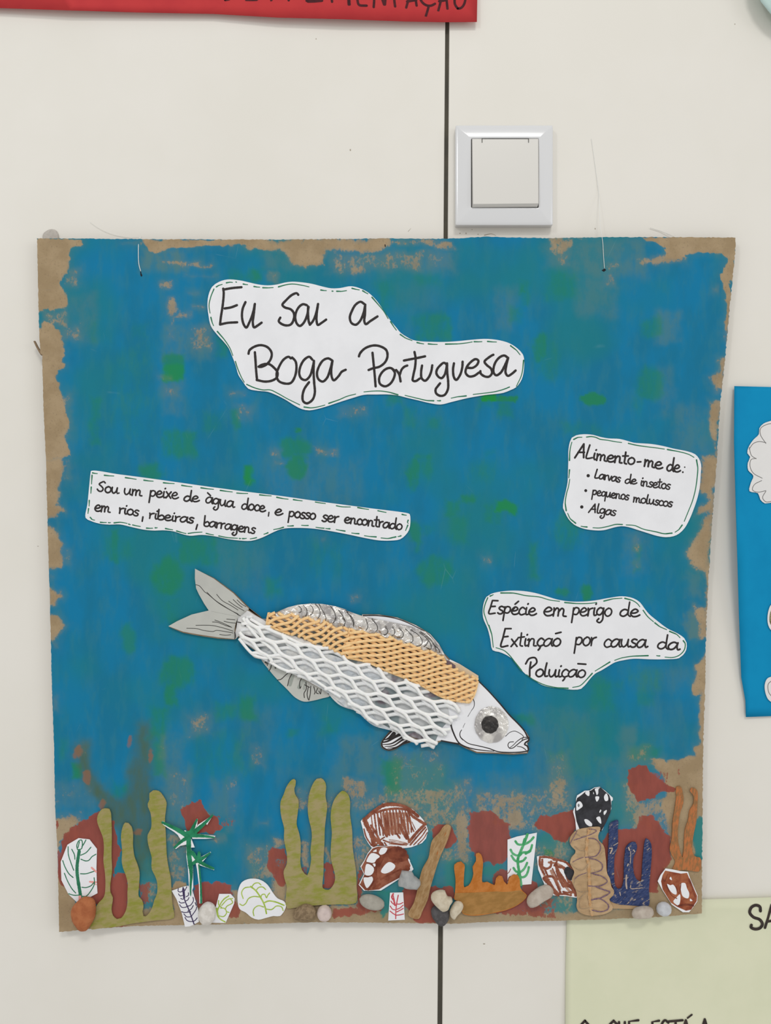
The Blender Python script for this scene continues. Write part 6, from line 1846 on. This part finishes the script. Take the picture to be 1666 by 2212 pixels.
# brown rock behind the cone
rk3 = cU([(730, 625), (795, 612), (960, 612), (1180, 670), (1420, 745), (1480, 830), (1575, 970), (1560, 1200), (1600, 1440), (1640, 1560), (1420, 1520), (1100, 1500), (900, 1260), (760, 920)])
r_, z_ = cutout('swirled_paper_rock', 'brown swirled paper rock with a black spot, tucked behind the kraft cone', 'paper rock', rk3, M['paper_hi'], .0006, .0010, False, part='paper')
mm = MB()
for st, w_ in (([(800, 640), (790, 780), (850, 950), (900, 1020)], 4.5), ([(800, 640), (960, 640), (1200, 700), (1400, 770), (1540, 950)], 5), ([(850, 700), (860, 860), (950, 900), (1040, 850), (1050, 740)], 5), ([(900, 1120), (1000, 1220), (1120, 1400), (1200, 1480)], 9), ([(940, 1080), (1080, 1080), (1180, 1250), (1260, 1440)], 5), ([(900, 900), (1000, 1080), (1070, 1070)], 4), ([(1160, 800), (1200, 950), (1300, 1100), (1400, 1250)], 7), ([(1180, 960), (1250, 1150), (1330, 1300)], 6),
              ([(1230, 860), (1330, 880), (1400, 1050), (1450, 1200)], 6), ([(1330, 1270), (1450, 1280), (1520, 1330), (1560, 1420)], 8), ([(1320, 1420), (1420, 1440), (1530, 1420)], 4), ([(1120, 830), (1180, 720), (1100, 700)], 4), ([(1200, 1480), (1350, 1470), (1500, 1500)], 4), ([(1460, 1180), (1520, 1250), (1580, 1400), (1600, 1500)], 6), ([(1080, 900), (1130, 1000), (1200, 1150)], 3)):
    mm.ribbon(cU(st), w_, z_ + .00008, wob=.15)
mm.build('brown_swirls', M['brown_ink'], r_, kind='stuff')
mm = MB()
for st, w_ in (([(820, 760), (900, 1050), (1000, 1150)], 5), ([(1050, 950), (1150, 1150), (1250, 1350)], 6), ([(1000, 760), (1150, 780), (1300, 850)], 5), ([(1250, 1100), (1400, 1330), (1500, 1450)], 6), ([(1350, 900), (1440, 900), (1520, 1000)], 5)):
    mm.ribbon(cU(st), w_, z_ + .00005, wob=.15)
mm.build('faded_swirls', M['brown_pale'], r_, kind='stuff')
mm = MB()
mm.fill(catmull(cU([(1365, 880), (1420, 852), (1500, 900), (1570, 965), (1545, 1060), (1500, 1165), (1430, 1140), (1380, 1060), (1340, 970)]), 3, True), z_ + .00014)
mm.build('black_spot', M['black_ink'], r_)

# black rock with white windows above the cone
bo = cS([(135, 470), (150, 420), (180, 380), (185, 260), (200, 210), (320, 135), (400, 130), (480, 82), (560, 72), (640, 130), (720, 200), (768, 245), (768, 285), (745, 300), (745, 420), (690, 560), (600, 760), (560, 790), (400, 760), (185, 762), (170, 600)])
bi = cS([(165, 480), (165, 400), (185, 300), (200, 250), (270, 200), (330, 150), (420, 130), (480, 90), (575, 80), (640, 140), (710, 200), (735, 280), (745, 380), (730, 480), (660, 640), (580, 785), (400, 770), (240, 755), (190, 620)])
r_, z_ = cutout('black_paper_rock', 'glossy black paper rock with small white windows, standing on top of the kraft cone', 'paper rock', bo, M['paper_hi'], .0010, .0014, False, part='paper')
mm = MB()
mm.fill(bi, z_ + .00005)
mm.build('black_ink', M['black_ink'], r_)
for wnd in ([(325, 165), (390, 132), (398, 160), (390, 215), (375, 218)], [(480, 105), (530, 90), (560, 92), (540, 110), (535, 180), (515, 205), (495, 150)], [(490, 228), (550, 228), (545, 270), (515, 308), (505, 300)], [(630, 220), (665, 175), (695, 240), (690, 290), (650, 298), (630, 260)], [(190, 330), (235, 300), (270, 325), (288, 380), (250, 415), (190, 450), (186, 400)],
            [(622, 470), (672, 440), (665, 480), (630, 522)], [(505, 565), (560, 545), (582, 660), (560, 650)], [(315, 590), (360, 590), (440, 665), (435, 700), (400, 700), (340, 660)], [(455, 150), (468, 170), (466, 190), (456, 185)], [(575, 430), (585, 450), (560, 485), (552, 478)]):
    mm = MB()
    mm.fill(catmull(cS(wnd), 2.5, True), z_ + .0001)
    mm.build('white_spot', M['paper_hi'], r_)
ink(r_, [([(222, 345), (215, 375), (228, 390), (232, 355)], 1.4)], cS, 1.4, z_ + .00012, M['black_ink'], 'ink_loop')

# kraft cone
co = cS([(195, 765), (360, 725), (570, 720), (555, 790), (535, 850), (550, 930), (610, 990), (640, 1060), (645, 1110), (660, 1250), (680, 1450), (720, 1530), (750, 1670), (790, 1725), (775, 1800), (715, 1860), (735, 1920), (770, 1990), (760, 2030), (660, 2090), (480, 2122), (330, 2110), (230, 2060), (190, 1980), (200, 1890), (185, 1740), (130, 1620), (115, 1560), (155, 1430), (110, 1340), (88, 1290), (110, 1200), (170, 1130), (175, 1090), (110, 1020), (80, 950), (100, 860)])
r_, z_ = cutout('kraft_cone', 'crumpled kraft paper cone shell with violet zigzag scrawl, left of the blue coral', 'paper shell', co, M['kraft'], .0016, .0024, True, lambda x, y: .0004 * math.sin(x * .3) * math.cos(y * .21) + .0003 * math.sin(x * .11 + y * .4), 5, step=4)
ink(r_, [([(395, 740), (370, 860), (355, 1000), (350, 1190), (385, 1300), (390, 1480), (400, 1650), (400, 1850), (420, 2000), (440, 2110)], 6)], cS, 6, z_ + .0005, M['kraft_line'], 'ochre_stripe', .3)
ink(r_, [([(380, 740), (460, 750), (510, 770), (440, 820), (300, 870), (150, 920)], 1.6), [(200, 770), (140, 880), (90, 970)], ([(380, 890), (480, 900), (560, 980), (570, 1070), (500, 1170), (330, 1195)], 1.8), ([(400, 1210), (520, 1240), (600, 1310), (590, 1390), (430, 1450)], 2), ([(460, 1460), (600, 1500), (680, 1580), (560, 1650), (375, 1650)], 2), ([(500, 1660), (620, 1710), (722, 1750), (600, 1830), (430, 1875)], 2.6),
         ([(430, 1872), (520, 1850), (600, 1870), (700, 1960), (690, 2020), (580, 2060), (440, 2035)], 2.4), [(130, 1270), (200, 1230), (300, 1190)], [(160, 1540), (220, 1490), (350, 1440)]], cS, 1.4, z_ + .0005, M['violet_cray'], 'violet_scrawl', .25)
ink(r_, [[(160, 1020), (240, 1080), (340, 1090)], [(105, 1300), (180, 1370), (280, 1400), (380, 1300)], [(160, 1550), (150, 1660), (240, 1740), (370, 1740)], [(330, 1760), (250, 1850), (250, 2000), (330, 2010), (430, 1990)], [(190, 820), (260, 860), (340, 850)], [(620, 1090), (560, 1160)], [(470, 1390), (510, 1440)]], cS, 1.1, z_ + .0005, M['grey_cray'], 'faint_scrawl', .3)

# blue coral with its beige foot strip
bc = cS([(715, 680), (740, 640), (780, 620), (850, 602), (850, 750), (852, 900), (850, 1000), (830, 1080), (800, 1170), (790, 1300), (790, 1450), (795, 1580), (815, 1660), (860, 1700), (900, 1690), (935, 1600), (945, 1450), (950, 1250), (965, 1100), (975, 1040), (1030, 975), (1090, 948), (1130, 955), (1155, 1020), (1140, 1100), (1100, 1200), (1095, 1380), (1115, 1480), (1160, 1560), (1210, 1585), (1230, 1480), (1240, 1300), (1260, 1080), (1275, 960), (1300, 892), (1345, 920), (1375, 970), (1390, 1110), (1370, 1400), (1345, 1700), (1335, 1968), (1200, 1970), (1000, 1955), (850, 1940), (720, 1875), (770, 1800), (785, 1725), (740, 1600), (690, 1480), (690, 1200), (705, 900)])
r_, z_ = cutout('blue_coral', 'dark blue crayoned paper coral with three fingers, right of the kraft cone', 'paper coral', bc, M['bluecray'], .0012, .0020, True, wavy(6), 9, step=4)
mm = MB()
mm.sheet(cS([(720, 1870), (800, 1900), (1000, 1950), (1200, 1965), (1200, 1990), (1100, 2018), (770, 2012), (735, 1960)]), BF + .0008, BF + .0012)
mm.build('beige_foot', M['kraft'], r_)
ink(r_, [([(1020, 1040), (1035, 1080)], 3), ([(1050, 1100), (1052, 1200), (1045, 1280)], 1.5), ([(985, 1480), (980, 1600), (990, 1690)], 3), ([(1055, 1640), (1055, 1690), (1150, 1690), (1240, 1680)], 1.6), ([(780, 1005), (850, 965)], 1.6), ([(720, 1050), (760, 1050), (730, 1130)], 3), ([(1100, 1080), (1115, 1100)], 3), ([(880, 1750), (890, 1800)], 2), ([(1000, 1330), (1015, 1300)], 2.4)], cS, 1.5, z_ + .0007, plain('scratched_kraft', (178, 160, 146)), 'scratches', .3)

# amber rock and rust coral at the right
ao = cM([(630, 1075), (700, 1085), (770, 1100), (850, 1108), (870, 1170), (945, 1340), (940, 1400), (890, 1470), (860, 1505), (800, 1505), (690, 1430), (600, 1290), (552, 1200), (580, 1140)])
ai = cM([(625, 1095), (700, 1110), (780, 1125), (840, 1118), (870, 1190), (940, 1345), (935, 1395), (880, 1480), (830, 1490), (740, 1450), (680, 1410), (600, 1280), (585, 1200), (600, 1140)])
r_, z_ = cutout('amber_paper_rock', 'reddish brown paper rock with white windows in the lower right corner below the rust coral', 'paper rock', ao, M['paper_hi'], .0012, .0016, False, part='paper')
mm = MB()
mm.fill(ai, z_ + .00005)
mm.build('brown_ink', plain('amber_brown_ink', (128, 58, 36), (164, 98, 66), 90, .5), r_)
for wnd in ([(645, 1225), (675, 1240), (700, 1232), (730, 1270), (735, 1330), (700, 1320), (665, 1280)], [(775, 1225), (820, 1218), (840, 1270), (862, 1320), (850, 1368), (800, 1350), (780, 1290)], [(770, 1328), (772, 1400), (755, 1438), (705, 1400), (735, 1360)], [(870, 1370), (895, 1392), (870, 1395)], [(680, 1155), (692, 1190), (668, 1175)]):
    mm = MB()
    mm.fill(catmull(cM(wnd), 2.5, True), z_ + .0001)
    mm.build('white_spot', M['paper_hi'], r_)
ink(r_, [([(650, 1130), (620, 1200), (600, 1170)], 2), ([(730, 1250), (760, 1320), (770, 1300), (780, 1220)], 2), ([(860, 1180), (900, 1280), (920, 1350)], 4), ([(760, 1440), (850, 1430), (900, 1440)], 4), ([(640, 1240), (690, 1340), (740, 1370)], 2)], cM, 2, z_ + .00008, M['brown_deep'], 'dark_strokes')
cutout('rust_coral', 'rust orange paper coral with two tall thin branches near the right edge of the board', 'paper coral', cM([(735, 275), (775, 268), (805, 370), (800, 450), (775, 520), (755, 640), (750, 760), (760, 850), (795, 965), (808, 880), (820, 700), (850, 600), (865, 510), (905, 430), (900, 350), (868, 310), (885, 282), (935, 298), (945, 350), (940, 480), (930, 620), (905, 740), (890, 870), (900, 930), (930, 962), (970, 970), (978, 1030), (965, 1100), (830, 1090), (700, 1085), (725, 1010), (672, 900), (690, 780), (700, 620), (720, 480), (735, 380)]), M['rust'], .0006, .0014, True, wavy(8), 9, step=4)

# ------------------------------------------------------------------ stones glued along the bottom
def stone(label, outline, mat, h, rough=.03, seed=1, d=.0006, flatness=.55, cat='stone', name='stone'):
    mm = MB()
    mm.stone(outline, BF + d, h, rough, seed, 9, flatness)
    return tag(mm.build(name, mat, None, True), label, cat)


def ell(crop, cx, cy, rx, ry, rot=0, n=14, jig=.02, seed=1):
    r = random.Random(seed)
    out = []
    for i in range(n):
        a = i / n * 2 * math.pi
        k = 1 + r.uniform(-jig, jig)
        x, y = rx * math.cos(a) * k, ry * math.sin(a) * k
        out.append((cx + x * math.cos(rot) - y * math.sin(rot), cy + x * math.sin(rot) + y * math.cos(rot)))
    return crop(out)


stone('terracotta orange stone at the bottom left corner of the board', cI([(325, 1193), (400, 1200), (435, 1230), (447, 1290), (440, 1390), (400, 1470), (350, 1530), (290, 1530), (255, 1490), (215, 1430), (203, 1360), (210, 1305), (250, 1250)]), M['st_terracotta'], .0085, .03, 3, .002)
stone('milky white oval pebble below the palm drawing', ell(cI, 1563, 1357, 88, 113, .15), M['st_white'], .0095, .01, 4)
stone('rough pitted tan stone below the olive seaweed, left of the pinkish pebble', cJ([(900, 1440), (915, 1410), (960, 1380), (1005, 1358), (1080, 1370), (1125, 1420), (1120, 1470), (1060, 1505), (980, 1518), (920, 1510), (893, 1470)]), M['st_rough'], .008, .07, 5)
stone('small round pinkish white pebble, right of the rough tan stone', ell(cJ, 1207, 1448, 74, 80, 0, seed=6), M['st_pink'], .008, .01, 6)
stone('flat oval grey pebble left of the red sprig slip', ell(cR, 265, 1809, 224, 124, .27, seed=7), M['st_grey'], .007, .01, 7)
stone('angular pale grey stone between the brown rock and the driftwood strip', roughen(cK([(450, 752), (495, 758), (540, 760), (562, 800), (615, 840), (620, 878), (590, 920), (500, 910), (420, 885), (418, 850), (434, 800)]), .6, 5, 3), M['st_shard'], .0075, .06, 8, .0018, .35)
stone('bigger cream stone on top of the dark pebble', cK([(740, 945), (800, 928), (840, 935), (850, 960), (868, 992), (900, 996), (908, 1025), (885, 1060), (870, 1100), (820, 1118), (780, 1090), (745, 1055), (716, 1015), (714, 975)]), M['st_cream'], .0085, .04, 9, .0032)
stone('smaller cream stone touching the left foot of the orange coral', cK([(940, 1030), (985, 1035), (1007, 1070), (990, 1110), (950, 1150), (920, 1190), (890, 1165), (885, 1110), (910, 1060)]), M['st_cream'], .0075, .05, 10, .0022)
stone('dark charcoal pebble at the bottom edge, over the wall joint', cK([(715, 1100), (735, 1075), (780, 1065), (840, 1075), (872, 1105), (880, 1150), (870, 1200), (830, 1248), (800, 1252), (760, 1222), (722, 1165)]), M['st_dark'], .0055, .02, 11)
stone('slanted capsule-shaped beige pebble between orange coral and kraft cone', cL([(470, 1165), (510, 1182), (537, 1225), (524, 1268), (440, 1320), (350, 1380), (300, 1387), (270, 1345), (280, 1290), (350, 1220), (420, 1178)]), M['st_beige'], .0085, .015, 12, .0012)
stone('wide off-white pebble under the blue coral at the bottom edge', cL([(1320, 1450), (1345, 1405), (1400, 1385), (1480, 1380), (1530, 1405), (1537, 1450), (1500, 1488), (1420, 1495), (1335, 1490)]), M['st_beige'], .0075, .02, 13, .0016)
stone('small round bluish white pebble left of the amber paper rock', ell(cM, 612, 1473, 74, 69, 0, seed=8), M['st_ice'], .007, .04, 14)
